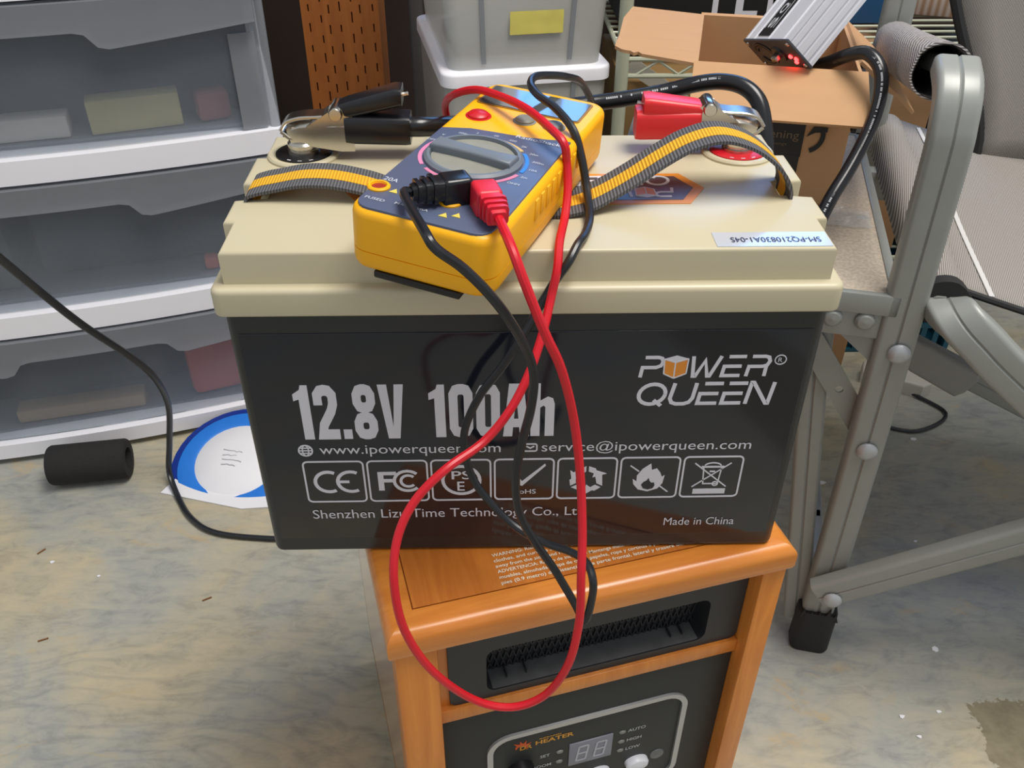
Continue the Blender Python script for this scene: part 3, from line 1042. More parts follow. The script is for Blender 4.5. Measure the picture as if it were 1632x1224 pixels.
mw, ml_ = .0375, .183
MF = lambda x, y, z=.0: (MM @ Vector((x, y, z)), (MM.to_3x3() @ Vector((1, 0, 0))), (MM.to_3x3() @ Vector((0, 1, 0))))
mb_(MB().prism(rrect(-mw, 0, mw, ml_, .011, 6), -.0215, 0, .0045, seg=4), 'front_shell', M_yellow)
mb_(MB().prism(rrect(-mw, 0, mw, ml_, .011, 6), -.0325, -.0220, 0, .005, seg=4), 'rear_shell', M_yellow)
mb_(MB().prism(rrect(-mw + .0006, .0006, mw - .0006, ml_ - .0006, .0105, 6), -.0225, -.0210), 'shell_seam', M_yellow)
for i in range(9):
    y = .055 + i * .0085
    mb_(MB().box2((mw - .001, y, -.016), (mw + .0007, y + .0045, -.0045), .0006), 'grip_rib', M_yellow)
mb_(MB().box2((-.0235, .0005, -.0352), (.0215, .036, -.0315), .0008), 'tilt_stand', M_black_pl)
# face plate with curved upper edge
fp = [(-.0335, .0035), (.0335, .0035)]
pl = [(x, y) for x, y in arc(.0255, .0105, .008, -90, 0, 5)] + [(.0345, .020), (.0345, .118)]
pl += [(.030, .1180), (.022, .1150), (.010, .1120), (-.004, .1105), (-.020, .1085), (-.0345, .1020)]
pl += [(-.0345, .012)] + arc(-.0265, .0105, .008, 180, 270, 5)
face = mb_(MB().prism(pl, -.002, .0007, .0003), 'face_plate', M_face)
lcd = mb_(MB().prism(rrect(-.0325, .1450, .0300, .1755, .002, 3), -.001, .0004), 'display_bezel', mat('display_rim', srgb(150, 108, 30), .5))
mb_(MB().prism(rrect(-.0312, .1462, .0288, .1743, .0015, 3), 0, .0008), 'display_screen', M_lcd, lcd)
for x, y, r_, m_, nm in ((-.0235, .1275, .0062, M_red_pl, 'power_button'), (.0020, .1335, .0055, M_grey_btn, 'push_button'), (.0192, .1340, .0055, M_grey_btn, 'push_button')):
    b_ = mb_(MB().lathe([(0, 0), (r_ + .0012, 0), (r_ + .0012, .0006), (r_, .0008), (r_, .0016), (r_ * .8, .0026), (0, .003)], 24, Matrix.Translation((x, y, -.0004))), nm, m_)
# rotary dial with thumb bar
D = Matrix.Translation((-.0035, .0735, 0))
dial = mb_(MB().lathe([(0, 0), (.0255, 0), (.0255, .0022), (.0240, .0034), (.0226, .0034), (.0221, .0012), (0, .0012)], 48, D), 'rotary_dial', M_dial)
mb_(MB().lathe([(0, .0012), (.0220, .0012), (.0218, .0016), (0, .0016)], 40, D), 'dial_well', M_dial_well, dial)
bar = MB().prism([(.0228, -.0058), (.0228, .0058), (.012, .0046), (0, .0042), (-.012, .0046), (-.0228, .0058), (-.0228, -.0058), (-.012, -.0046), (0, -.0042), (.012, -.0046)], .001, .0062, .0016, M=D @ Matrix.Rotation(R(-4), 4, 'Z'))
mb_(bar, 'thumb_bar', M_dial, dial)
# coloured range arcs and lettering
for a0, a1, c, nm in ((150, 222, srgb(220, 130, 170), 'pink'), (232, 345, srgb(214, 128, 160), 'rose'), (352, 400, srgb(50, 128, 214), 'blue'), (46, 86, srgb(208, 176, 110), 'tan'), (92, 142, srgb(170, 196, 214), 'pale')):
    g = MB().stroke(arc(-.0035, .0735, .0275, a0, a1, 16), .0010, MF(0, 0, .0007))
    g.build('range_arc', mat(nm + '_arc_print', c, .5), face)
M_prn = mat('pale_print', srgb(196, 202, 214), .5)
for t, x, y, w_, h_ in (('20A', -.0330, .0305, .0075, .0036), ('mA', -.0150, .0305, .0060, .0028), ('COM', .0010, .0340, .0080, .0030), ('MAX 20mA', -.0170, .0108, .017, .0022), ('FUSED', -.0320, .0100, .010, .0022), ('RadioShack', .0060, .1085, .0255, .0036)):
    MB().text(t, MF(x, y, .0007), w=w_, h=h_, bold=.006).build('face_lettering', M_prn, face)
for i, t in enumerate(('OFF', 'V', '200m', '2', '20', '200', '2K', '20m', '200m', '10A', '2m', 'OHM')):
    a = R(160 - i * 17.5)
    MB().text(t, MF(-.0035 + .0315 * math.cos(a) - .0015, .0735 + .0315 * math.sin(a) - .001, .0007), h=.0020).build('range_lettering', M_prn, face)
for x, y in ((-.0225, .0225), (.0135, .0145), (.0080, .0120)):
    mb_(MB().prism([(x - .0022, y - .002), (x + .0022, y - .002), (x, y + .0020)], .0005, .0010), 'warning_triangle', mat('yellow_print', srgb(222, 200, 90), .5), face)
for x, y in ((-.0312, .0230), (-.0135, .0225), (.0056, .0245), (.0232, .0245)):
    J = Matrix.Translation((x, y, 0))
    j_ = mb_(MB().lathe([(.0034, .0002), (.0056, .0002), (.0056, .0014), (.0050, .0020), (.0040, .0020), (.0034, .0004)], 26, J), 'input_jack', M_yellow)
    mb_(MB().lathe([(0, .0006), (.0037, .0006), (.0037, .0009), (0, .0009)], 18, J), 'jack_hole', mat('deep_red_socket', srgb(150, 36, 14), .5), j_)


# ------------------------------------------------------------------ test leads
def lead(name, label, plug_m, cord_m, jack, dirn, pts, plug_name='plug'):
    base = MM @ Vector((jack[0], jack[1], .001))
    t = thing(name, label, 'cable', Matrix.Translation(base))
    jx, jy = jack
    a = R(dirn)
    T = Matrix.Translation((jx, jy, 0)) @ Matrix.Rotation(a, 4, 'Z')
    # head over the jack, then a tapering ribbed boot leaving sideways
    head = MB().prism(rrect(-.0060, -.0062, .0085, .0062, .0022, 3), .0012, .0135, .002, M=T)
    head.lathe([(0, -.0), (.0034, 0), (.0034, .0020), (0, .0020)], 16, T)
    p_ = mb_(head, plug_name, plug_m, t)
    boot = MB().sweep([(.0080, 0, .0080), (.0130, 0, .0080), (.0185, 0, .0078), (.0225, 0, .0076)], rrect(-.0055, -.0050, .0055, .0050, .002, 2), side=(0, 1, 0), scale=[1, .95, .8, .62])
    boot.v = [T @ p for p in boot.v]
    mb_(boot, 'strain_relief', plug_m, t)
    for k in range(3):
        x = .0115 + k * .0036
        s = 1.06 - k * .10
        rb = MB().sweep([(x, 0, .0080), (x + .0018, 0, .0080)], rrect(-.0060, -.0054, .0060, .0054, .002, 2), side=(0, 1, 0), scale=[s, s])
        rb.v = [T @ p for p in rb.v]
        mb_(rb, 'relief_rib', plug_m, t)
    start = MM @ (T @ Vector((.0215, 0, .0076)))
    s2 = MM @ (T @ Vector((.0260, 0, .0072)))
    MB().tube([start, s2] + pts, .0023, 10, 6).build('cord', cord_m, t)
    return t


red = [(-0.0106, -0.0581, 0.25), (-0.0056, -0.066, 0.2385), (0.0034, -0.07, 0.2154), (0.0118, -0.068, 0.1936), (0.019, -0.066, 0.1625), (0.0233, -0.07, 0.1297), (0.0249, -0.08, 0.1003), (0.0245, -0.09, 0.0787), (0.0245, -0.095, 0.0502), (0.0194, -0.1, 0.0197), (0.0075, -0.1, -0.0072), (-0.0111, -0.1, -0.018), (-0.0323, -0.1, -0.0101), (-0.0533, -0.105, 0.0232), (-0.066, -0.105, 0.0576), (-0.0696, -0.1, 0.0877), (-0.0674, -0.09, 0.1082), (-0.0588, -0.08, 0.1238), (-0.0433, -0.07, 0.1359), (-0.0248, -0.055, 0.1403), (-0.0114, -0.045, 0.1522), (-0.0014, -0.035, 0.1682), (0.0058, -0.022, 0.184), (0.0102, -0.01, 0.1969), (.0133, -.0045, .2105), (.0150, .0080, .2192), (0.0190, 0.0280, 0.2235), (0.0210, 0.0405, 0.2335), (0.0205, 0.0465, 0.2450), (0.0184, 0.0465, 0.2560), (0.0114, 0.06, 0.2595), (0.0007, 0.0832, 0.261), (-0.0126, 0.1047, 0.2605), (-0.027, 0.1245, 0.258), (-0.0405, 0.1408, 0.25), (-0.0473, 0.159, 0.238), (-0.0470, 0.1698, 0.224), (-0.0450, 0.178, 0.2178)]
blk = [(-0.0474, -0.0618, 0.261), (-0.0423, -0.07, 0.257), (-0.0317, -0.0683, 0.2470), (-0.0207, -0.068, 0.2340), (-0.0112, -0.066, 0.218), (-0.0031, -0.06, 0.1969), (-0.0002, -0.058, 0.1811), (-0.0016, -0.058, 0.1623), (-0.0054, -0.058, 0.1425), (-0.0084, -0.06, 0.1212), (-0.0067, -0.062, 0.0987), (0.0011, -0.064, 0.0795), (0.0135, -0.066, 0.0568), (0.0245, -0.07, 0.0352), (0.0305, -0.075, 0.0256), (0.0339, -0.072, 0.04), (0.034, -0.07, 0.0532), (0.0313, -0.06, 0.0563), (0.0234, -0.05, 0.0543), (0.0099, -0.04, 0.0511), (-0.0061, -0.03, 0.0535), (-0.0205, -0.022, 0.0646), (-0.0312, -0.018, 0.0809), (-0.0358, -0.015, 0.0997), (-0.035, -0.012, 0.1155), (-0.0266, -0.012, 0.1373), (-0.0147, -0.012, 0.1559), (-0.0049, -0.012, 0.1737), (0.0033, -0.007, 0.187), (0.0117, -0.004, 0.2018), (.0185, -.0030, .2125), (.0240, .0060, .2185), (0.0290, 0.0180, 0.2187), (0.033, 0.036, 0.2195), (0.0329, 0.0574, 0.226), (0.0300, 0.0660, 0.2405), (0.0256, 0.0745, 0.2525), (0.0168, 0.0902, 0.2590), (0.0079, 0.1023, 0.262), (0.0041, 0.1147, 0.264), (0.0073, 0.1293, 0.264), (0.018, 0.141, 0.261), (0.0286, 0.1534, 0.2560), (0.0385, 0.1735, 0.2465), (0.0480, 0.1960, 0.228), (.0520, .2100, .215)]
lead('red_test_lead', 'red meter lead looping down in front of the battery and heater', M_pink, M_red_cord, (.0222, .0262), -52, red)
lead('black_test_lead', 'black meter lead looping down in front of the battery lettering', M_black_vinyl, M_black_cord, (.0072, .0285), 224, blk)


# ------------------------------------------------------------------ battery clamps
def clamp(name, label, M0, sleeve, z0, z1):
    t = thing(name, label, 'clamp', M0)

    def c_(mb, nm, m, par=None):
        for i, p in enumerate(mb.v):
            mb.v[i] = M0 @ p
        return mb.build(nm, m, par or t)
    # lower arm: folded steel channel, x runs from jaw tip to handle
    ch = [(-.0085, .011), (-.0085, -.004), (-.006, -.0065), (.006, -.0065), (.0085, -.004), (.0085, .011), (.0072, .011), (.0072, -.0035), (.0055, -.0053), (-.0055, -.0053), (-.0072, -.0035), (-.0072, .011)]
    c_(MB().sweep([(.004, 0, -.002), (.012, 0, 0), (.020, 0, .0005), (.036, 0, 0), (.044, 0, 0)], ch, side=(0, -1, 0), scale=[.62, .74, .85, 1, 1]), 'lower_jaw', M_steel)
    c_(MB().sweep([(.0, 0, .000), (.004, 0, -.0035), (.014, 0, -.0075), (.022, 0, -.0078)], rrect(-.0055, -.0012, .0055, .0012, .0006, 1), side=(0, -1, 0)), 'jaw_teeth', M_steel)
    lowsl = rrect(-.0100, -.0085, .0100, .0090, .004, 4)
    c_(MB().sweep([(.039, 0, .002), (.043, 0, .002), (.075, 0, .001), (.078, 0, .001)], lowsl, side=(0, -1, 0), scale=[.96, 1, 1.0, .97]), 'lower_grip', sleeve)
    # upper arm: bows over the jaw, crosses the pivot and lifts away as a handle
    up_ = [(.000, 0, .001), (.004, 0, .0060), (.012, 0, .0085), (.022, 0, .0090), (.032, 0, .0100), (.042, 0, z0 + .001)]
    c_(MB().sweep(catmull(up_, 4), rrect(-.0066, -.0011, .0066, .0011, .0006, 1), side=(0, -1, 0)), 'upper_jaw', M_steel)
    c_(MB().prism([(.016, .004), (.042, .003), (.044, .010), (.037, .0155), (.032, .0140)], -.0078, .0078, M=Matrix(((1, 0, 0, 0), (0, 0, -1, 0), (0, 1, 0, 0), (0, 0, 0, 1)))), 'pivot_plate', M_steel)
    e = Vector((.074, 0, z1))
    c_(MB().sweep([(.037, 0, z0), (.042, 0, z0 + (z1 - z0) * .14), (e.x - .003, 0, e.z), tuple(e)], rrect(-.0088, -.0056, .0088, .0048, .003, 4), side=(0, -1, 0), scale=[.85, .95, 1.05, 1]), 'upper_grip', sleeve)
    c_(MB().lathe([(0, -.0105), (.0035, -.0105), (.0042, -.0092), (.0042, .0092), (.0035, .0105), (0, .0105)], 18, Matrix.Translation((.0345, 0, .0120)) @ Matrix.Rotation(R(90), 4, 'X')), 'rivet', M_steel)
    c_(MB().tube([Vector((.0345 + .0050 * math.cos(a_ * .8), -.006 + a_ * .00035, .0110 + .0040 * math.sin(a_ * .8))) for a_ in range(0, 34)], .0007, 6, 1), 'spring', M_steel)
    c_(MB().tube([(e.x - .002, 0, e.z), (e.x + .0035, 0, e.z + .001)], .0012, 6, smooth=False), 'handle_tip', M_steel)
    return t


clamp('battery_clamp', 'black-handled steel clamp gripping the black-ringed terminal', Matrix.Translation((-.1455, .1330, .2318)), M_black_vinyl, .0120, .0205)
clamp('battery_clamp', 'red-handled steel clamp gripping the red-ringed terminal', Matrix.Translation((.1480, .1360, .2318)) @ Matrix.Rotation(R(180 - 3), 4, 'Z'), M_red_vinyl, .0085, .0120)

# ------------------------------------------------------------------ heavy cables
cb = thing('battery_cable', 'thick black cable running behind the meter and arching down behind the red terminal', 'cable', (.18, .22, FZ))
c1 = [(-.070, .135, .2320), (-.058, .138, .2310), (-.040, .160, .2240), (-.020, .215, .2080), (.02, .262, .1975), (.0562, .27, .1991), (0.0844, 0.27, 0.2028), (0.1124, 0.27, 0.2079), (0.1342, 0.265, 0.2151), (0.1514, 0.26, 0.2185), (0.1654, 0.25, 0.218), (0.1747, 0.24, 0.2113), (0.1785, 0.23, 0.1987), (0.1803, 0.22, 0.1814), (0.1819, 0.215, 0.1593), (.183, .212, .10), (.20, .215, -.10), (.19, .27, -.30), (.18, .33, FZ + .012), (.10, .42, FZ + .0064)]
MB().tube(c1, .0060, 14, 6).build('sheath', M_black_vinyl, cb)
PR = catmull(c1, 6)


def cable_print(P, i0, i1, r, off, parent):
    mb = MB()
    for i in range(i0, i1):
        for q in range(3):
            if random.random() < .25:
                continue
            a, b_ = P[i].lerp(P[i + 1], q / 3), P[i].lerp(P[i + 1], q / 3 + .22)
            mb.sweep([a + off * r, b_ + off * r], [(-.0008, -.0002), (.0008, -.0002), (.0008, .0002), (-.0008, .0002)], side=off.cross(b_ - a))
    o_ = mb.build('sheath_print', mat('grey_marking', srgb(190, 192, 196), .6), parent, flat=True)
    o_['kind'] = 'stuff'


cable_print(PR, 32, 56, .0061, Vector((0, -.75, .66)), cb)
cb2 = thing('inverter_cable', 'thick black cable looping out of the cardboard box beside the inverter', 'cable', (.2586, .29, .06))
c2 = [(.262, .470, .155), (0.2786, 0.44, 0.1729), (0.2878, 0.42, 0.1835), (0.2967, 0.4, 0.196), (0.3068, 0.385, 0.202), (0.3144, 0.37, 0.1943), (0.316, 0.36, 0.1777), (0.3112, 0.35, 0.1566), (0.2997, 0.335, 0.1373), (0.2865, 0.32, 0.121), (0.2718, 0.305, 0.1047), (0.2586, 0.29, 0.0845), (.24, .265, .066), (.215, .243, .052), (.200, .228, .0), (.205, .235, -.2), (.225, .28, FZ + .012), (.27, .34, FZ + .0064)]
MB().tube(c2, .0060, 14, 6).build('sheath', M_black_vinyl, cb2)
cable_print(catmull(c2, 6), 18, 66, .0061, Vector((-.35, -.85, .40)).normalized(), cb2)

# ------------------------------------------------------------------ three-drawer cart on the left
DA = math.atan2(.1218, .4427)
MD = Matrix.Translation((-.7136, .5699, FZ)) @ Matrix.Rotation(DA, 4, 'Z')
DX0, DX1, DC = -.115, .452, .1685
cart = thing('drawer_cart', 'white three-drawer plastic storage cart with frosted clear drawer fronts', 'drawer cart', MD @ Matrix.Translation((DC, .2, 0)))


def db(mb, name, m, parent=None, **k):
    for i, p in enumerate(mb.v):
        mb.v[i] = MD @ p
    return mb.build(name, m, parent or cart, **k)


bow = lambda x: -.020 * max(0, 1 - ((x - DC) / .285) ** 2)      # fronts bulge outwards
xs = [DX0 + (DX1 - DX0) * i / 24 for i in range(25)]


def bowed(z0, z1, y0, y1, x0=DX0, x1=DX1, nx=24, ztop=None):
    """a strip following the bulge; ztop(x) may lift the lower edge"""
    v, f = [], []
    X_ = [x0 + (x1 - x0) * i / nx for i in range(nx + 1)]
    for x in X_:
        b_ = bow(x)
        zl = z0 if ztop is None else ztop(x)
        v += [(x, b_ + y0, zl), (x, b_ + y0, z1), (x, b_ + y1, z1), (x, b_ + y1, zl)]
    for i in range(nx):
        a, c = i * 4, (i + 1) * 4
        f += [(a + k_, a + (k_ + 1) % 4, c + (k_ + 1) % 4, c + k_) for k_ in range(4)]
    f += [(0, 1, 2, 3), (nx * 4, nx * 4 + 3, nx * 4 + 2, nx * 4 + 1)]
    return MB().add(v, f)


for z0, z1 in ((.010, .033), (.200, .2305), (.4015, .4305), (.600, .625)):
    r_ = bowed(z0, z1, -.004, .36)
    db(r_, 'shelf_rail', M_white_pl)
for x in (DX0, DX1 - .012):
    db(MB().box2((x, .004, .0), (x + .012, .36, .62), .004), 'side_frame', M_frost_lip)
db(MB().box2((DX0, .355, 0), (DX1, .36, .62)), 'back_frame', M_white_pl)


def arch(z):
    def f_(x):
        d = abs(x - DC)
        k = 1 if d < .085 else (0 if d > .108 else .5 + .5 * math.cos(math.pi * (d - .085) / .023))
        return z + .020 * k + .016 * max(0, (d - .108) / .175)
    return f_


for z0, z1 in ((.031, .200), (.2305, .4015), (.4305, .600)):
    dr = db(bowed(z0 + .002, z1 - .004, .008, .0105, DX0 + .014, DX1 - .014), 'drawer', M_frost)
    db(bowed(z0, z1 - .004, -.010, .0095, DX0 + .012, DX1 - .012, 48, arch(z1 - .055)), 'handle_lip', M_frost_lip, dr)
    db(MB().box2((DX0 + .016, .012, z0 + .003), (DX1 - .016, .345, z0 + .006)), 'drawer_floor', M_frost_lip, dr)
    for x in (DX0 + .015, DX1 - .045):
        db(bowed(z0 + .002, z1 - .055, .0045, .0075, x, x + .030, 4), 'corner_rib', M_frost_lip, dr)

# what shows through the drawer fronts
dk = lambda n_, c_: mat(n_, c_, .8, var=.25, scale=14)


def lump(name, label, cat, c, s, m, rz=0, bev=.012, grp='things inside the drawers'):
    o_ = MB().box((0, 0, s[2] / 2), s, bev, seg=2)
    Mx = MD @ Matrix.Translation(c) @ Matrix.Rotation(R(rz), 4, 'Z')
    o_.v = [p for p in o_.v]
    ob = o_.build(name, m)
    ob.matrix_world = Mx
    return tag(ob, label, cat, grp)


lump('cloth_bundle', 'dark navy cloth bundle filling the uppermost drawer', 'cloth', (.18, .17, .4375), (.50, .22, .14), dk('navy_cloth', srgb(40, 50, 64)))
lump('carton', 'yellowish carton tilted inside the uppermost drawer', 'box', (.285, .034, .4375), (.105, .03, .040), dk('tan_carton', srgb(190, 176, 120)), 4, .002)
lump('carton', 'long pale beige carton lying in the uppermost drawer', 'box', (.150, .032, .4375), (.120, .03, .026), dk('beige_carton', srgb(196, 190, 180)), 0, .002)
lump('pouch', 'small red tipped pouch beside the yellowish carton', 'pouch', (.375, .040, .4375), (.04, .03, .035), dk('red_pouch', srgb(150, 90, 90)), 10, .006)
lump('tool_case', 'dark grey tool case inside the middle drawer', 'case', (.275, .16, .2375), (.31, .20, .13), dk('slate_case', srgb(42, 48, 56)))
lump('cardboard_sleeve', 'grey sleeve standing at the side of the middle drawer', 'sleeve', (.05, .13, .2375), (.09, .18, .11), dk('grey_sleeve', srgb(92, 94, 92)), 0, .003)
lump('bottle_cap', 'small red cap lying in the middle drawer', 'cap', (.335, .030, .2375), (.018, .018, .018), dk('red_cap', srgb(190, 96, 84)), 0, .004)
lump('tool_case', 'black tool case at the back of the lowest drawer', 'case', (.16, .17, .038), (.52, .18, .13), dk('coal_case', srgb(40, 44, 52)))
lump('snack_bag', 'red and cream bag standing in the lowest drawer', 'bag', (.308, .035, .038), (.075, .03, .105), dk('red_bag', srgb(196, 84, 70)), 6, .010)
lump('snack_bag', 'cream bag with a red emblem beside the red bag', 'bag', (.380, .040, .038), (.066, .03, .110), dk('cream_bag', srgb(206, 196, 160)), 6, .010)
e_ = MB().stroke(arc(0, .065, .012, 30, 330, 14), .003, frame((0, -.0156, 0), (1, 0, 0), (0, 0, 1)))
sb = bpy.data.objects['snack_bag.001']
ob = e_.build('bag_emblem', mat('red_emblem', srgb(190, 60, 60), .6))
ob.parent = sb
lump('paper_stack', 'tan papers lying in the lowest drawer', 'paper', (.12, .032, .038), (.17, .03, .02), dk('tan_paper', srgb(176, 150, 120)), -2, .003)

# ------------------------------------------------------------------ clear totes behind
MT = Matrix.Translation((.030, .80, 0)) @ Matrix.Rotation(R(10), 4, 'Z')


def tote(name, label, z0, hgt, w0, w1, d0, d1, lidz):
    t = thing(name, label, 'storage tote', MT @ Matrix.Translation((0, .15, z0)))

    def tb_(mb, nm, m, par=None):
        mb.v = [MT @ p for p in mb.v]
        return mb.build(nm, m, par or t)
    lo = rrect(-w0 / 2, .0, w0 / 2, d0, .018, 5)
    hi = rrect(-w1 / 2, -(d1 - d0) / 2, w1 / 2, d0 + (d1 - d0) / 2, .018, 5)
    n_ = len(lo)
    v, f = [], []
    for k_, (sc, zz) in enumerate(((1, 0), (1, hgt), (.985, hgt), (.985, .003))):
        src = lo if k_ in (0, 3) else hi
        for x, y in src:
            v.append((x * sc, (y - d0 / 2) * sc + d0 / 2, z0 + zz))
    for k_ in range(3):
        for i in range(n_):
            j = (i + 1) % n_
            f.append((k_ * n_ + i, k_ * n_ + j, (k_ + 1) * n_ + j, (k_ + 1) * n_ + i))
    f.append(list(range(n_))[::-1])
    f.append([3 * n_ + i for i in range(n_)])
    body = tb_(MB().add(v, f), 'body', M_frost_tote)
    for s in (-1, 1):
        x0, x1 = s * w0 * .28, s * w1 * .28
        tb_(MB().sweep([(x0, -.001, z0 + .008), (x1, -(d1 - d0) / 2 - .001, z0 + hgt)], [(-.003, -.0015), (.003, -.0015), (.003, .0015), (-.003, .0015)], side=(1, 0, 0)), 'rib', M_frost_lip, body)
    if lidz:
        tb_(MB().prism(rrect(-w1 / 2 - .004, -(d1 - d0) / 2 - .004, w1 / 2 + .004, d0 + (d1 - d0) / 2 + .004, .02, 5), z0 + hgt - .012, z0 + hgt + .006, .004, seg=3), 'lid', M_white_pl)
    return t


tote('storage_tote', 'lower frosted tote with a white lid, carrying another tote', FZ, .058 - FZ, .20, .222, .28, .30, True)
t2 = tote('storage_tote', 'upper clear tote with a crumpled yellow label, stacked on the white lid', .064, .24, .205, .235, .27, .30, False)
ly = MB()
v, f = [], []
nx_, nz_ = 12, 5
for j in range(nz_ + 1):
    for i in range(nx_ + 1):
        x = -.024 + .070 * i / nx_
        z = .108 + .029 * j / nz_
        y = -.0035 - (z - .064) * .0625 - .0008 * random.random()
        v.append(MT @ Vector((x, y, z)))
for j in range(nz_):
    for i in range(nx_):
        a = j * (nx_ + 1) + i
        f.append((a, a + 1, a + nx_ + 2, a + nx_ + 1))
ly.add(v, f).build('tape_label', mat('yellow_tape', srgb(226, 214, 112), .4, var=.06), t2, recalc=False)
wdg = MB().prism([(-.085, .072), (.07, .072), (.07, .105), (.02, .105), (-.085, .078)], .05, .20, M=MT @ Matrix(((1, 0, 0, 0), (0, 0, 1, 0), (0, 1, 0, 0), (0, 0, 0, 1))))
tag(center_origin(wdg.build('folder', mat('grey_folder', srgb(120, 126, 128), .6, var=.1))), 'grey wedge-shaped folder inside the upper clear tote', 'folder')

# ------------------------------------------------------------------ wire shelf with boxes
SX0, SX1, SY0, SY1, SZ = .158, 1.15, .81, 1.22, .071
shelf = thing('wire_shelf', 'sage green wire shelving rack behind the cardboard box', 'shelf', ((SX0 + SX1) / 2, (SY0 + SY1) / 2, FZ))
for x in (SX0, SX1):
    for y in (SY0, SY1):
        p_ = MB().tube([(x, y, FZ), (x, y, .75)], .009, 12, smooth=False).build('post', M_wire, shelf)
for z in (SZ, SZ - .30):
    for y in (SY0, SY1):
        MB().tube([(SX0, y, z), (SX1, y, z)], .0035, 8, smooth=False).build('edge_wire', M_wire, shelf)
        MB().tube([(SX0, y, z - .022), (SX1, y, z - .022)], .0035, 8, smooth=False).build('edge_wire', M_wire, shelf)
    zz = []
    k_ = 0
    x = SX0 + .02
    while x < SX1 - .02:
        zz.append((x, SY0, z - (.002 if k_ % 2 else .020)))
        x += .028
        k_ += 1
    MB().tube(zz, .0022, 6, smooth=False).build('zigzag_wire', M_wire, shelf)
    for x in (SX0, SX1):
        MB().tube([(x, SY0, z), (x, SY1, z)], .0035, 8, smooth=False).build('edge_wire', M_wire, shelf)
    k_ = 14
    for i in range(1, k_):
        y = SY0 + (SY1 - SY0) * i / k_
        MB().tube([(SX0, y, z + .003), (SX1, y, z + .003)], .0022, 6, smooth=False).build('deck_wire', M_wire, shelf)
SH = SZ + .0055


def carton(name, label, cat, a, b, m, rz=0):
    c = [(a[i] + b[i]) / 2 for i in range(3)]
    mb = MB().box((0, 0, (b[2] - a[2]) / 2), [b[i] - a[i] for i in range(3)], .002)
    o_ = mb.build(name, m)
    o_.location = (c[0], c[1], a[2])
    o_.rotation_euler.z = R(rz)
    return tag(o_, label, cat)


bb = carton('black_carton', 'black carton with large white letters on the wire shelf', 'box', (.17, .93, SH), (.44, 1.10, SH + .16), M_char_box)
g = MB()
for i, t in enumerate('TLM'):
    g.text(t, (Vector((-.020 + i * .045, -.0852, .016)), Vector((1, 0, 0)), Vector((0, 0, 1))), w=.032, h=.05, bold=.03)
o_ = g.build('carton_lettering', M_white)
o_.parent = bb
carton('blue_carton', 'blue carton on the wire shelf beside the black carton', 'box', (.475, .96, SH), (.56, 1.14, SH + .18), mat('blue_print', srgb(24, 82, 130), .5))
carton('striped_mailer', 'tan striped mailer lying on the wire shelf', 'parcel', (.60, 1.0, SH), (.72, 1.16, SH + .05), stripes('tan_stripes', srgb(150, 118, 92), srgb(186, 170, 160), 30, 'X', .7), -20)
carton('grey_folder', 'grey binder lying beside the striped mailer', 'binder', (.735, .98, SH), (.86, 1.16, SH + .03), mat('grey_binder', srgb(128, 130, 140), .5))
carton('tan_carton', 'tan carton on the lower wire shelf under the black carton', 'box', (.165, .86, SZ - .30 + .0055), (.40, 1.10, SZ - .045), mat('tan_board', srgb(140, 110, 66), .8, var=.1))
rl = MB().sweep([(.175, .855, .052), (.262, .850, -.005)], [(-.010, -.001), (.010, -.001), (.010, .001), (-.010, .001)], side=(.5, 0, .8))
tag(center_origin(rl.build('slat', mat('pale_slat', srgb(176, 172, 158), .6, var=.15))), 'pale thin slat hanging under the wire shelf edge', 'slat')

# ------------------------------------------------------------------ folding camp chair with side table
MC = Matrix.Translation((.333, .235, FZ)) @ Matrix.Rotation(R(-14), 4, 'Z')
chair = thing('camp_chair', 'grey folding camp chair with woven mesh seat and attached side table', 'chair', MC)


def cb_(mb, name, m, parent=None, **k):
    mb.v = [MC @ p for p in mb.v]
    return mb.build(name, m, parent or chair, **k)


def oval(w, d, groove=True):
    o_ = rrect(-w / 2, -d / 2, w / 2, d / 2, d * .26, 4)
    if groove:      # pressed groove down the middle of both broad faces
        out = []
        for i, p in enumerate(o_):
            out.append(p)
            q = o_[(i + 1) % len(o_)]
            if abs(p[1] - q[1]) < 1e-6 and abs(p[0] - q[0]) > w * .2:
                s = 1 if p[1] > 0 else -1
                d_ = 1 if q[0] > p[0] else -1
                out += [(-.0016 * d_, p[1]), (0, p[1] - s * .0014), (.0016 * d_, p[1])]
        o_ = out
    return o_


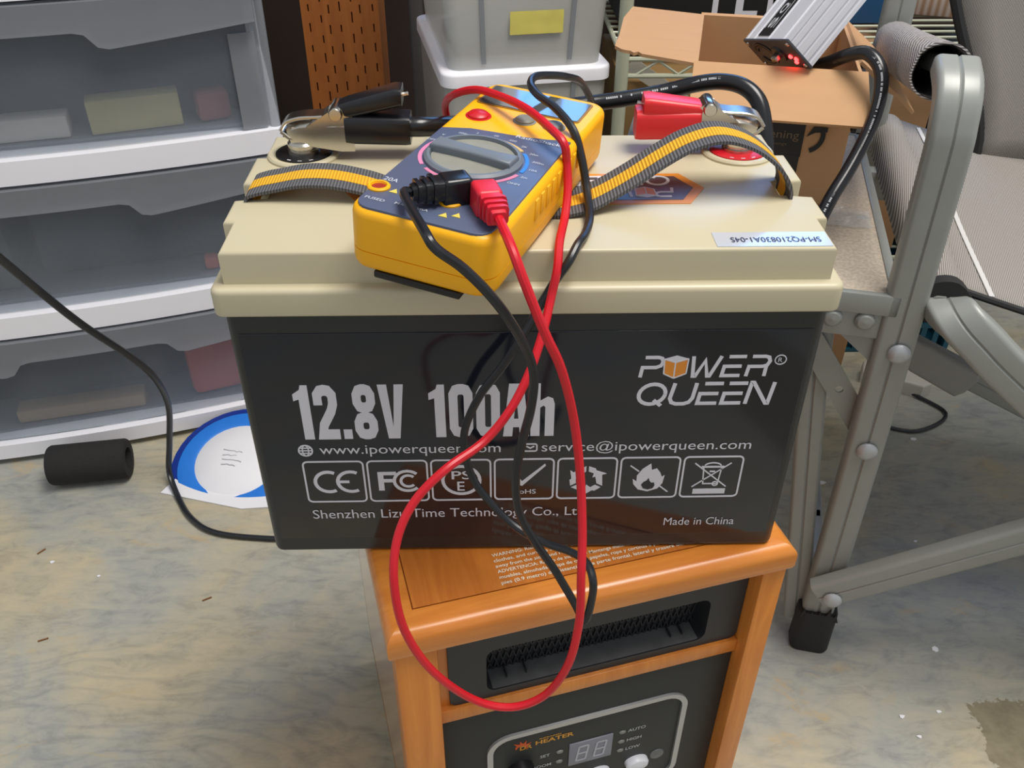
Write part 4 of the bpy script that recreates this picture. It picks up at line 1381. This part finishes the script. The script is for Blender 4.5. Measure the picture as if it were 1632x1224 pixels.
TW = oval(.033, .019)
for s, mir in ((0., 1), (.50, -1)):
    leg = [(s, 0, .012), (s - .004 * mir, 0, .30), (s - .009 * mir, 0, .55), (s - .011 * mir, .002, .598), (s - .012 * mir, .013, .620), (s - .012 * mir, .040, .629)]
    cb_(MB().sweep(catmull(leg, 5), TW, side=(1, 0, 0)), 'front_leg', M_alu)
    cb_(MB().sweep(catmull([(s - .012 * mir, .035, .629), (s - .012 * mir, .20, .592), (s, .40, .545)], 6), oval(.019, .014, False), side=(1, 0, 0)), 'arm_tube', M_alu_light)
    cv = [(s - .017 * mir, .056, .617), (s - .016 * mir, .10, .608), (s - .012 * mir, .22, .584), (s - .004 * mir, .33, .562), (s, .375, .553)]
    sec = [(.0225 * math.cos(2 * math.pi * i / 22), .0195 * math.sin(2 * math.pi * i / 22) - (.005 if math.sin(2 * math.pi * i / 22) < -.4 else 0)) for i in range(22)]
    seci = [(a * .93, b_ * .93) for a, b_ in sec]
    P = catmull(cv, 6)
    c_ = MB().sweep(P, sec, side=(1, 0, 0), caps=False)
    base = len(c_.v)
    c_.sweep(P, seci, side=(1, 0, 0), caps=False)
    c_.f += [(i, (i + 1) % 22, base + (i + 1) % 22, base + i) for i in range(22)]
    cv_ = cb_(c_, 'arm_cover', M_cover_fab, recalc=False)
    cb_(MB().sweep([p for p in P[:4]], [(a * .90, b_ * .90) for a, b_ in sec], side=(1, 0, 0), caps=False), 'cover_lining', M_cover_fab, cv_)
    rp = [(s, .395, .012), (s, .40, .45), (s, .405, .60), (s, .42, .95)]
    cb_(MB().sweep(catmull(rp, 4), TW, side=(1, 0, 0)), 'back_post', M_alu_light)
    for t_ in (0, .395):
        cap_ = MB().sweep([(s, t_, .0), (s, t_, .004), (s, t_, .060), (s, t_, .062)], rrect(-.021, -.015, .021, .015, .009, 4), side=(1, 0, 0), scale=[.93, 1, .98, .9])
        if t_ == 0:
            for i in range(5):
                cap_.prism([(-.019 + i * .008, -.004), (-.011 + i * .008, -.004), (-.015 + i * .008 + random.uniform(-.002, .002), random.uniform(.006, .016))], -.0135, -.0115, M=Matrix.Translation((s, 0, .058)) @ Matrix(((1, 0, 0, 0), (0, 0, 1, 0), (0, 1, 0, 0), (0, 0, 0, 1))))
        cb_(cap_, 'rubber_foot', M_rubber)
# crossing front and rear legs
cb_(MB().sweep([(-.010, -.021, .104), (.10, -.021, .187), (.30, -.021, .337), (.48, -.021, .470)], oval(.034, .017), side=(-.6, 0, .8)), 'cross_leg', M_alu)
b2 = catmull([(.024, .03, .446), (.025, .000, .4470), (.031, -.020, .4480), (.052, -.031, .4340), (.094, -.034, .400), (.30, -.034, .240), (.49, -.034, .09)], 5)
cb_(MB().sweep(b2, oval(.036, .019), side=[Vector((1, 0, 0)).lerp(Vector((.63, 0, .77)), min(1, max(0, (i - 3) / 12))) for i in range(len(b2))]), 'cross_leg', M_alu_light)
cb_(MB().sweep([(.03, .25, .272), (.222, .25, .189), (.48, .25, .078)], oval(.030, .016), side=(.4, 0, .9)), 'rear_cross_leg', M_alu_light)
cb_(MB().sweep([(.055, .235, .268), (.09, .232, .252), (.145, .232, .225), (.150, .235, .222)], rrect(-.024, -.009, .016, .009, .006, 4), side=(.4, 0, .9), scale=[.7, 1, 1, .7]), 'plastic_joint', mat('milky_plastic', srgb(150, 150, 146), .4))
cb_(MB().sweep([(-.004, .10, .09), (-.004, .395, .09)], oval(.022, .014, False), side=(0, 0, 1)), 'side_stretcher', M_alu_dark)
cb_(MB().sweep([(-.006, .002, .09), (-.004, .11, .09)], oval(.022, .014, False), side=(0, 0, 1)), 'side_stretcher', M_alu_dark)
# bolts
for s, z, d in ((-.002, .402, -.011), (-.003, .292, -.011), (.003, .108, -.031)):
    cb_(MB().lathe([(0, 0), (.0095, 0), (.0095, .0015), (.0075, .0038), (.0035, .0050), (0, .0052)], 20, Matrix.Translation((s, d, z)) @ Matrix.Rotation(R(90), 4, 'X')), 'bolt', mat('zinc_bolt', srgb(178, 182, 186), .35, metal=.35))
# seat: rails in fabric sleeves, woven mesh between
for s in (.024, .476):
    cb_(MB().sweep([(s, -.004, .448), (s, .43, .440)], oval(.024, .018), side=(1, 0, 0)), 'seat_rail', M_alu_light)
sl_sec = [(-.020, .010), (-.021, -.002), (-.016, -.016), (-.004, -.022), (.010, -.018), (.030, .006), (.032, .012), (.020, .0155), (0, .0165), (-.014, .0150)]
_c = sl_sec[-2:] + sl_sec + sl_sec[:2]
sl_sec = [(p.x, p.y) for p in catmull([(a, b_, 0) for a, b_ in _c], 3)[6:-7]]
for s, mir in ((.024, 1), (.476, -1)):
    cb_(MB().sweep([(s, .006, .447), (s, .425, .439)], [(a * mir, b_) for a, b_ in sl_sec], side=(1, 0, 0)), 'seat_sleeve', M_mesh_fab)
    cb_(MB().sweep([(s, -.002, .4472), (s, .010, .4470)], [(a * mir * 1.06, b_ * 1.06) for a, b_ in sl_sec], side=(1, 0, 0)), 'sleeve_binding', M_black_tape)
    cb_(MB().sweep(catmull([(s + .036 * mir, .008, .4558), (s + .034 * mir, .15, .4535), (s + .037 * mir, .30, .4505), (s + .034 * mir, .42, .4485)], 5), rrect(-.0022, -.0006, .0022, .0006, .0003, 1), side=(1, 0, 0)), 'white_piping', mat('pale_piping', srgb(206, 204, 202), .6))
v, f = [], []
for j in range(13):
    for i in range(17):
        u, w_ = i / 16, j / 12
        x = .030 + .44 * u
        y = .004 + .43 * w_
        z = .4620 - .008 * w_ - .036 * math.sin(math.pi * u)
        v.append((x, y, z))
for j in range(12):
    for i in range(16):
        a = j * 17 + i
        f.append((a, a + 1, a + 18, a + 17))
seat = MB().add(v, f)
seat = cb_(seat, 'seat', M_mesh_fab)
sm = seat.modifiers.new('thickness', 'SOLIDIFY')
sm.thickness = .002
cb_(MB().tube([(.030 + .44 * i / 16, .004, .4620 - .036 * math.sin(math.pi * i / 16)) for i in range(17)], .0032, 8, 2), 'front_binding', M_black_tape, seat)
# back panel with a concave bound edge
edge = lambda z: max(.0, .02 + .105 * math.exp(-((z - .42) / .17) ** 2))
zs = [.418 + .477 * i / 16 for i in range(17)]
v, f = [], []
for z in zs:
    e0 = edge(z)
    for i in range(11):
        x = e0 + (.50 - 2 * e0) * i / 10
        v.append((x, .412 + .03 * (z - .43) - .012 + .03 * math.sin(math.pi * i / 10), z))
for j in range(16):
    for i in range(10):
        a = j * 11 + i
        f.append((a, a + 1, a + 12, a + 11))
back = cb_(MB().add(v, f), 'backrest', M_mesh_dark)
sm = back.modifiers.new('thickness', 'SOLIDIFY')
sm.thickness = .003
for k_ in (0, 10):
    cb_(MB().tube([tuple(v[j * 11 + k_]) for j in range(17)], .006, 8, 2), 'edge_binding', M_black_tape, back)
# side table
tt = .0
tab = cb_(MB().box2((-.270, -.004, .442), (-.020, .365, .454), .001), 'table_top', M_speckle)
for a, b_ in (((-.276, -.010, .436), (-.012, -.003, .4555)), ((-.276, .362, .436), (-.012, .369, .4555)), ((-.276, -.010, .436), (-.269, .369, .4555)), ((-.0205, -.010, .436), (-.012, .369, .4555))):
    cb_(MB().box2(a, b_, .0015), 'table_edge', M_alu_light, tab)
cb_(MB().box2((-.270, -.006, .411), (-.006, .002, .438), .001), 'apron', M_alu_dark, tab)
cb_(MB().prism([(-.055, .412), (-.006, .412), (-.006, .385), (-.020, .383)], -.001, .003, M=Matrix(((1, 0, 0, 0), (0, 0, 1, 0), (0, 1, 0, 0), (0, 0, 0, 1)))), 'gusset', M_alu_dark, tab)
for s in (-.0355, -.0620):
    cb_(MB().lathe([(0, 0), (.0085, 0), (.0085, .002), (.0060, .0045), (0, .0055)], 18, Matrix.Translation((s, -.006, .428)) @ Matrix.Rotation(R(90), 4, 'X')), 'table_bolt', M_alu_light, tab)
cb_(MB().box2((-.020, .30, .405), (.022, .318, .437), .001), 'table_bracket', M_alu_dark, tab)
cb_(MB().sweep([(-.018, .012, .030), (-.058, .020, .325), (-.070, .022, .437)], oval(.026, .014), side=(1, 0, 0)), 'table_strut', M_alu, tab)
p0, p1 = Vector((.004, .011, .285)), Vector((-.095, .008, .425))
ux_ = (p1 - p0).normalized()
uz_ = Vector((0, 1, 0)).cross(ux_).normalized()
ln, hw_, hc, hr = (p1 - p0).length, .0115, .072, .0038
pt = lambda a, b_, d: p0 + ux_ * a + uz_ * b_ + Vector((0, 1, 0)) * d
br = MB()
for a, b_ in ((0, hc - hw_), (hc + hw_, ln)):
    c8 = [pt(x, y, d) for d in (-.0012, .0012) for x, y in ((a, -hw_), (b_, -hw_), (b_, hw_), (a, hw_))]
    br.add(c8, [(0, 1, 2, 3), (7, 6, 5, 4), (0, 4, 5, 1), (2, 6, 7, 3), (1, 5, 6, 2), (3, 7, 4, 0)])
ring = []
for i in range(16):
    c_, s_ = math.cos(2 * math.pi * i / 16), math.sin(2 * math.pi * i / 16)
    k = hw_ / max(abs(c_), abs(s_))
    ring.append(((hc + k * c_, k * s_), (hc + hr * c_, hr * s_)))
v = [pt(*r_[q], d) for d in (-.0012, .0012) for q in (0, 1) for r_ in ring]
f = []
for i in range(16):
    j_ = (i + 1) % 16
    f += [(i, j_, 16 + j_, 16 + i), (32 + i, 48 + i, 48 + j_, 32 + j_), (16 + i, 16 + j_, 48 + j_, 48 + i), (i, 32 + i, 32 + j_, j_)]
br.add(v, f)
cb_(br, 'brace', M_alu_dark, tab)

# scrap of clear wrap on the side table
v, f = [], []
for j in range(5):
    for i in range(7):
        v.append(MC @ Vector((-.075 + .05 * i / 6, .115 + .035 * j / 4, .4555 + .010 * random.random() * (1 if 0 < i < 6 and 0 < j < 4 else .3))))
for j in range(4):
    for i in range(6):
        a = j * 7 + i
        f.append((a, a + 1, a + 8, a + 7))
o_ = MB().add(v, f).build('plastic_wrap', frosted('clear_wrap', srgb(220, 222, 226), .22, .1), flat=True, recalc=False)
tag(center_origin(o_), 'crinkled scrap of clear plastic wrap on the speckled side table', 'wrapper')

# ------------------------------------------------------------------ open cardboard box on the side table
BA = R(-13)
MX = Matrix.Translation((.169, .432, .0506)) @ Matrix.Rotation(BA, 4, 'Z')
bw, bd_, bh = .148, .175, .1295
cbx = thing('cardboard_box', 'open brown cardboard box with folded flaps holding the inverter', 'box', MX @ Matrix.Translation((bw / 2, bd_ / 2, 0)))


def xb(mb, name, m, parent=None, **k):
    mb.v = [MX @ p for p in mb.v]
    return mb.build(name, m, parent or cbx, **k)


wt_ = .003
xb(MB().box2((0, 0, 0), (bw, bd_, wt_)), 'base_panel', M_card)
fw_ = xb(MB().box2((0, 0, 0), (bw, wt_, bh)), 'front_wall', M_card)
xb(MB().box2((0, bd_ - wt_, 0), (bw, bd_, bh)), 'back_wall', M_card)
xb(MB().box2((0, wt_, 0), (wt_, bd_ - wt_, bh)), 'left_wall', M_card)
xb(MB().box2((bw - wt_, wt_, 0), (bw, bd_ - wt_, bh)), 'right_wall', M_card)


def ragged(a, b, n_, amp, ax):
    out = []
    for i in range(1, n_):
        p = Vector(a).lerp(Vector(b), i / n_)
        p += Vector(ax) * random.uniform(-amp, amp)
        out.append(p)
    return out


def flap(pts, th, name):
    n_ = len(pts)
    P = [Vector(p) for p in pts]
    nn = (P[1] - P[0]).cross(P[-1] - P[0]).normalized() * th
    mb = MB().add(P + [p - nn for p in P], [list(range(n_)), list(range(2 * n_ - 1, n_ - 1, -1))] + [(i, i + n_, (i + 1) % n_ + n_, (i + 1) % n_) for i in range(n_)])
    return xb(mb, name, M_card, flat=True)


flap([(-.001, 0, bh), (bw + .004, 0, bh), (bw + .008, -.050, bh - .032), (.000, -.050, bh - .032)], .003, 'front_flap')
flap([(0, bd_, bh), (-.074, bd_ + .004, bh + .003), (-.079, bd_ * .75, bh + .003), (-.077, bd_ * .4, bh + .002), (-.0775, .036, bh + .001)] + ragged((-.0775, .036, bh + .001), (-.050, .018, bh), 7, .005, (0, 1, 0)) + [(-.050, .018, bh), (0, 0, bh)], .003, 'left_flap')
flap([(bw, .030, bh), (bw, bd_, bh), (bw + .030, bd_ * .95, bh - .022), (bw + .052, .120, bh - .040), (bw + .060, .045, bh - .048)] + ragged((bw + .060, .045, bh - .048), (bw + .03, .035, bh - .022), 7, .004, (1, 0, 0)), .003, 'right_flap')
xb(MB().box2((bw + .002, .002, bh - .055), (bw + .006, .040, bh - .004)), 'tucked_flap', M_char_box)
flap([(bw, bd_ + .0002, bh), (0, bd_ + .0002, bh), (.004, bd_ + .022, bh - .060), (bw - .004, bd_ + .022, bh - .060)], .003, 'back_flap')
# black sealing tape with its print, and the curved arrow mark
tp = xb(MB().box2((.010, -.0008, .049), (.1085, .0002, .103)), 'sealing_tape', M_black_pl, fw_)
xb(MB().box2((.0777, -.0010, .0), (.1077, .0002, .050)), 'sealing_tape', M_black_pl, fw_)
XF = lambda x, z: (MX @ Vector((x, -.0010, z)), MX.to_3x3() @ Vector((1, 0, 0)), Vector((0, 0, 1)))
MB().text('listening', XF(.0625, .0635), w=.0415, h=.0105).build('tape_lettering', mat('brown_print', srgb(120, 100, 78), .7), fw_)
MB().text('of songs', XF(.0760, .0585), w=.018, h=.0038).build('tape_lettering', MATS['brown_print'], fw_)
g = MB().stroke(arc(.1105, .0700, .0150, -70, 20, 10), .0022, XF(0, 0))
g.flat([(.1105, .0690), (.1160, .0790), (.1285, .0790), (.1285, .0745), (.1180, .0735)], XF(0, 0))
g.build('arrow_mark', M_black_pl, fw_)

# ------------------------------------------------------------------ silver inverter leaning in the box
K = Vector((.240, .400, .208))
ax = Vector((-.2458, .9359, -.2522)).normalized()
bx = Vector((.7362, .0113, -.6766)).normalized()
bx = (bx - ax * bx.dot(ax)).normalized()
cx_ = ax.cross(bx)
if cx_.z < 0:
    cx_ = -cx_
MI = Matrix((ax, bx, cx_)).transposed().to_4x4()
MI.translation = K
inv = thing('power_inverter', 'ribbed silver power inverter with red lights leaning in the cardboard box', 'inverter', MI)


def ib(mb, name, m, parent=None, **k):
    mb.v = [MI @ p for p in mb.v]
    return mb.build(name, m, parent or inv, **k)


iA, iB, iC = .0752, .0350, .150
prof = []
for u in (0, .02, .03, .16, .17, .19, .20, .46, .47, .50, .51, .80, .81, .84, .85, 1):     # extruded ribs on the top
    d = -.0012 if (.02 < u < .17 or .19 < u < .48 or .5 < u < .82 or u > .84) and u not in (0, 1) else 0
    prof.append((u * iA, -d))
side_ = []
for u in (.02, .06, .07, .30, .31, .36, .37, .62, .63, .68, .69, .93, .94, 1):
    side_.append((u * iB))
outl = [(0, 0), (iA, 0), (iA, iB), (0, iB)]
grooves = []
for u in (.30, .36, .62, .68):
    grooves.append(u)
pts = [(0, iB)]
for u0, u1 in ((.90, .80), (.66, .58), (.36, .28), (.14, .08)):
    for u, d in ((u0, 0), (u0 - .015, .0014), (u1 + .015, .0014), (u1, 0)):
        pts.append((d, u * iB))
pts.append((0, 0))
for u0, u1 in ((.06, .13), (.42, .47), (.74, .80), (.93, .97)):
    for u, d in ((u0, 0), (u0 + .008, .0012), (u1 - .008, .0012), (u1, 0)):
        pts.append((u * iA, d))
pts += [(iA, 0), (iA, iB)]
ib(MB().prism(pts, .002, iC), 'housing', M_inv)
ep = ib(MB().box2((-.0006, -.0006, 0), (iA + .0006, iB + .0006, .0024), .0004), 'end_plate', mat('dark_end_plate', srgb(62, 64, 70), .4))
EF = lambda x, y: (MI @ Vector((x, y, -.0002)), MI.to_3x3() @ Vector((1, 0, 0)), MI.to_3x3() @ Vector((0, -1, 0)))
o_ = MB()
for r_ in (.0135, .0105):
    o_.stroke(arc(.054, -.0175, r_, 20, 340, 20), .0011, EF(0, 0), th=-.0006)
o_.build('fan_slot', M_black_pl, ep)
ib(MB().lathe([(0, 0), (.0095, 0), (.0085, .0016), (0, .0018)], 20, Matrix.Translation((.030, .0165, 0)) @ Matrix.Rotation(R(180), 4, 'X')), 'cord_socket', M_black_pl, ep)
for i in range(3):
    ib(MB().box2((.0265 + i * .0032, .0140, -.0075), (.0285 + i * .0032, .0190, -.001), .0004), 'socket_pin', M_steel, ep)
M_led = emit('red_led', (1, .02, .02, 1), 9)
for x, y in ((.0090, .0225), (.0125, .0265), (.0150, .0195)):
    ib(MB().lathe([(0, 0), (.0022, 0), (.0018, .0014), (0, .0020)], 14, Matrix.Translation((x, y, 0)) @ Matrix.Rotation(R(180), 4, 'X')), 'led', M_led, ep)
for x, y in ((.004, .004), (iA - .004, .004), (.004, iB - .004), (iA - .004, iB - .004)):
    ib(MB().lathe([(0, 0), (.0021, 0), (.0017, .0009), (0, .0011)], 12, Matrix.Translation((x, y, 0)) @ Matrix.Rotation(R(180), 4, 'X')), 'screw', M_steel, ep)
# black strip label on the broad ribbed face
lb = ib(MB().box2((.036, -.0008, .006), (.055, .0010, .120)), 'strip_label', M_black_pl)
g = MB()
LF = (MI @ Vector((.0385, -.0009, .010)), MI.to_3x3() @ Vector((0, 0, 1)), MI.to_3x3() @ Vector((1, 0, 0)))
for i, p in enumerate(('S', 'Q', 'N', 'G')):
    g.text(p, (LF[0] + LF[1] * (.004 + i * .016) + LF[2] * .003, LF[1], LF[2]), w=.012, h=.0085, bold=.02, th=.0002)
for k_ in range(2):
    g.stroke([(.004, .0005 + k_ * .0145), (.075, .0005 + k_ * .0145)], .0003, LF, th=.0002)
g.build('strip_lettering', mat('silver_print', srgb(196, 198, 202), .4), lb)

# ------------------------------------------------------------------ clutter under and behind the chair
LZ = SZ - .30 + .0055
carton('brown_carton', 'plain brown carton on the lower wire shelf behind the chair', 'box', (.425, .83, LZ), (.602, 1.10, .038), M_card_dark)
carton('dark_carton', 'dark navy carton on the lower wire shelf beside the brown one', 'box', (.612, .83, LZ), (.80, 1.10, .036), mat('navy_carton', srgb(24, 34, 46), .5))
carton('brown_carton', 'brown carton standing on the floor under the wire shelf', 'box', (.40, .75, FZ), (.535, 1.0, -.262), M_card_dark)
# slotted teal crate
cr = thing('plastic_crate', 'dark teal slotted plastic crate on the floor under the rack', 'crate', (.64, .92, FZ))
MB().box2((.550, .81, FZ), (.73, 1.03, FZ + .006)).build('crate_floor', M_teal, cr)
MB().box2((.550, .81, FZ + .090), (.73, .816, FZ + .105)).build('rim', M_teal, cr)
MB().box2((.550, 1.024, FZ), (.73, 1.03, FZ + .105)).build('back_side', M_teal, cr)
MB().box2((.724, .81, FZ), (.73, 1.03, FZ + .105)).build('side', M_teal, cr)
MB().box2((.550, .81, FZ), (.556, 1.03, FZ + .105)).build('side', M_teal, cr)
for i in range(9):
    x = .552 + i * .0215
    MB().box2((x, .811, FZ), (x + .009, .816, FZ + .095)).build('slat', M_teal, cr)
MB().box2((.550, .8105, FZ + .045), (.73, .8165, FZ + .054)).build('mid_rail', M_teal, cr)
# white outlet block on the floor
M_ob = mat('ivory_plastic', srgb(190, 186, 176), .5, var=.08)
ob_M = Matrix.Translation((.612, .722, FZ)) @ Matrix.Rotation(R(-25), 4, 'Z')
ob_ = thing('outlet_block', 'ivory outlet block lying on the floor under the chair', 'outlet block', ob_M)
mb = MB().prism([(-.050, -.020), (.040, -.026), (.052, -.012), (.046, .022), (-.040, .026), (-.052, .008)], .0, .024, .004)
mb.v = [ob_M @ p for p in mb.v]
mb.build('shell', M_ob, ob_)
for x in (-.030, -.002):
    for q in (-.004, .004):
        mb = MB().box2((x + q - .0012, -.004, .0238), (x + q + .0012, .006, .0246))
        mb.v = [ob_M @ p for p in mb.v]
        mb.build('socket_slot', M_grey_btn, ob_)
tag(center_origin(MB().tube([(.62, .70, FZ + .004), (.66, .64, FZ + .0035), (.60, .60, FZ + .0035), (.54, .62, FZ + .0035)], .0028, 8, 6).build('thin_cord', M_black_cord)),
    'thin black cord curling on the floor by the ivory outlet block', 'cord')

# ------------------------------------------------------------------ on the floor to the left
MFm = Matrix.Translation((-.566, .528, FZ + .0275)) @ Matrix.Rotation(R(8), 4, 'Z') @ Matrix.Rotation(R(90), 4, 'Y')
ft = MB().lathe([(.015, -.050), (.0255, -.050), (.0272, -.047), (.0272, .047), (.0255, .050), (.015, .050)], 28, MFm)
ft.f = ft.f[:-2]
n_ = 28
ft.f += [(5 * n_ + i, 5 * n_ + (i + 1) % n_, (i + 1) % n_, i) for i in range(n_)]
tag(center_origin(ft.build('foam_tube', M_foam)), 'short black foam tube lying on the floor by the drawer cart', 'foam tube')

pk = Matrix.Translation((-.372, .545, FZ + .0045)) @ Matrix.Rotation(R(-12), 4, 'Z')
pl = thing('round_package', 'white domed disc with a blue rim lying tilted on the paper', 'package', pk)
TI = pk @ Matrix.Rotation(R(14), 4, 'X')
mb = MB().lathe([(.058, .004), (.082, .006), (.083, .009), (.062, .012), (.058, .010)], 40, TI)
mb.f = mb.f[:-2]
mb.build('blue_rim', M_blue, pl)
mb = MB().lathe([(0, .005), (.0605, .005), (.0600, .010), (.045, .0175), (.025, .0215), (0, .0225)], 36, TI)
mb.build('white_dome', M_paper, pl)
mb = MB().lathe([(.0805, .0035), (.0935, .003), (.0935, .006), (.0805, .0085)], 40, TI)
mb.f = mb.f[:-2]
mb.build('navy_rim', mat('navy_plastic', srgb(18, 50, 140), .4), pl)
g = MB()
for i in range(4):
    y = .006 - i * .0075
    g.stroke([(-.020 + .002 * i + .004 * k_, y + random.uniform(-.0012, .0012)) for k_ in range(8 - (i % 2) * 2)], .0006, (TI @ Vector((0, 0, .0218)), TI.to_3x3() @ Vector((1, 0, 0)), TI.to_3x3() @ Vector((0, 1, 0))), th=.0008)
g.build('faint_print', mat('faint_grey_print', srgb(170, 172, 178), .6), pl)
pp = MB().prism([(-.095, -.052), (.02, -.085), (.09, -.080), (.085, .03), (-.05, .045)], .0003, .0018, M=Matrix.Translation((-.372, .545, FZ)))
tag(center_origin(pp.build('paper_sheet', M_paper)), 'white sheet of paper on the floor under the blue-rimmed disc', 'paper')

cord = [(-0.4671, 0.3, 0.0837), (-0.4693, 0.34, 0.0339), (-0.4685, 0.38, -0.0228), (-0.4583, 0.42, -0.089), (-0.4408, 0.46, -0.1541), (-0.4302, 0.49, -0.209), (-0.4338, 0.515, -0.2716), (-0.4480, 0.520, -0.3371), (-0.4575, 0.515, -0.385), (-0.4408, 0.4829, FZ + .0038), (-0.4117, 0.4414, FZ + .0038), (-0.3731, 0.4149, FZ + .0038), (-0.3034, 0.4036, FZ + .0038), (-.22, .40, FZ + .0038), (-.14, .37, FZ + .0038), (-.10, .34, FZ + .0038)]
cord = [(-.47, .18, .20), (-.468, .24, .145)] + cord
mb = MB().sweep(catmull(cord, 6), [(.0042 * math.cos(2 * math.pi * i / 10), .0034 * math.sin(2 * math.pi * i / 10)) for i in range(10)])
tag(center_origin(mb.build('extension_cord', M_black_cord)), 'black power cord draping down past the drawers onto the floor', 'cord')

# paint chips scattered on the floor
chips = [((1490, 1035), (.4736, .2212), .0055), ((1437, 1143), (.4043, .1375), .0040), ((1465, 1175), (.4137, .1142), .0034), ((1495, 1135), (.4449, .1425), .0034), ((1310, 770), (.4293, .4955), .0058), ((1455, 700), (.59, .5857), .0050), ((0, 0), (.352, .287), .0045), ((0, 0), (-.565, .372), .0035), ((0, 0), (-.500, .348), .0028), ((0, 0), (.515, .385), .0030)]
for _, (x, y), r_ in chips:
    n_ = 6
    a0 = random.random() * 6
    poly = [(r_ * random.uniform(.5, 1.1) * math.cos(a0 + i * 6.283 / n_), .75 * r_ * random.uniform(.5, 1.1) * math.sin(a0 + i * 6.283 / n_)) for i in range(n_)]
    o_ = MB().prism(poly, 0, .0012).build('paint_chip', M_paper, flat=True)
    o_.location = (x, y, FZ + .0002)
    tag(o_, 'tiny white paint chip lying on the grey floor', 'paint chip', 'white chips scattered on the floor')
splinters = [(-.360, .310, .5), (-.530, .255, .4), (-.585, .39, .9)]
for x, y, a in splinters:
    o_ = MB().box((0, 0, .0008), (.011, .0016, .0016), .0003).build('wood_splinter', mat('dry_splinter', srgb(120, 84, 52), .8))
    o_.location = (x, y, FZ)
    o_.rotation_euler.z = a
    tag(o_, 'small brown wood splinter lying on the grey floor', 'splinter', 'brown splinters on the floor')
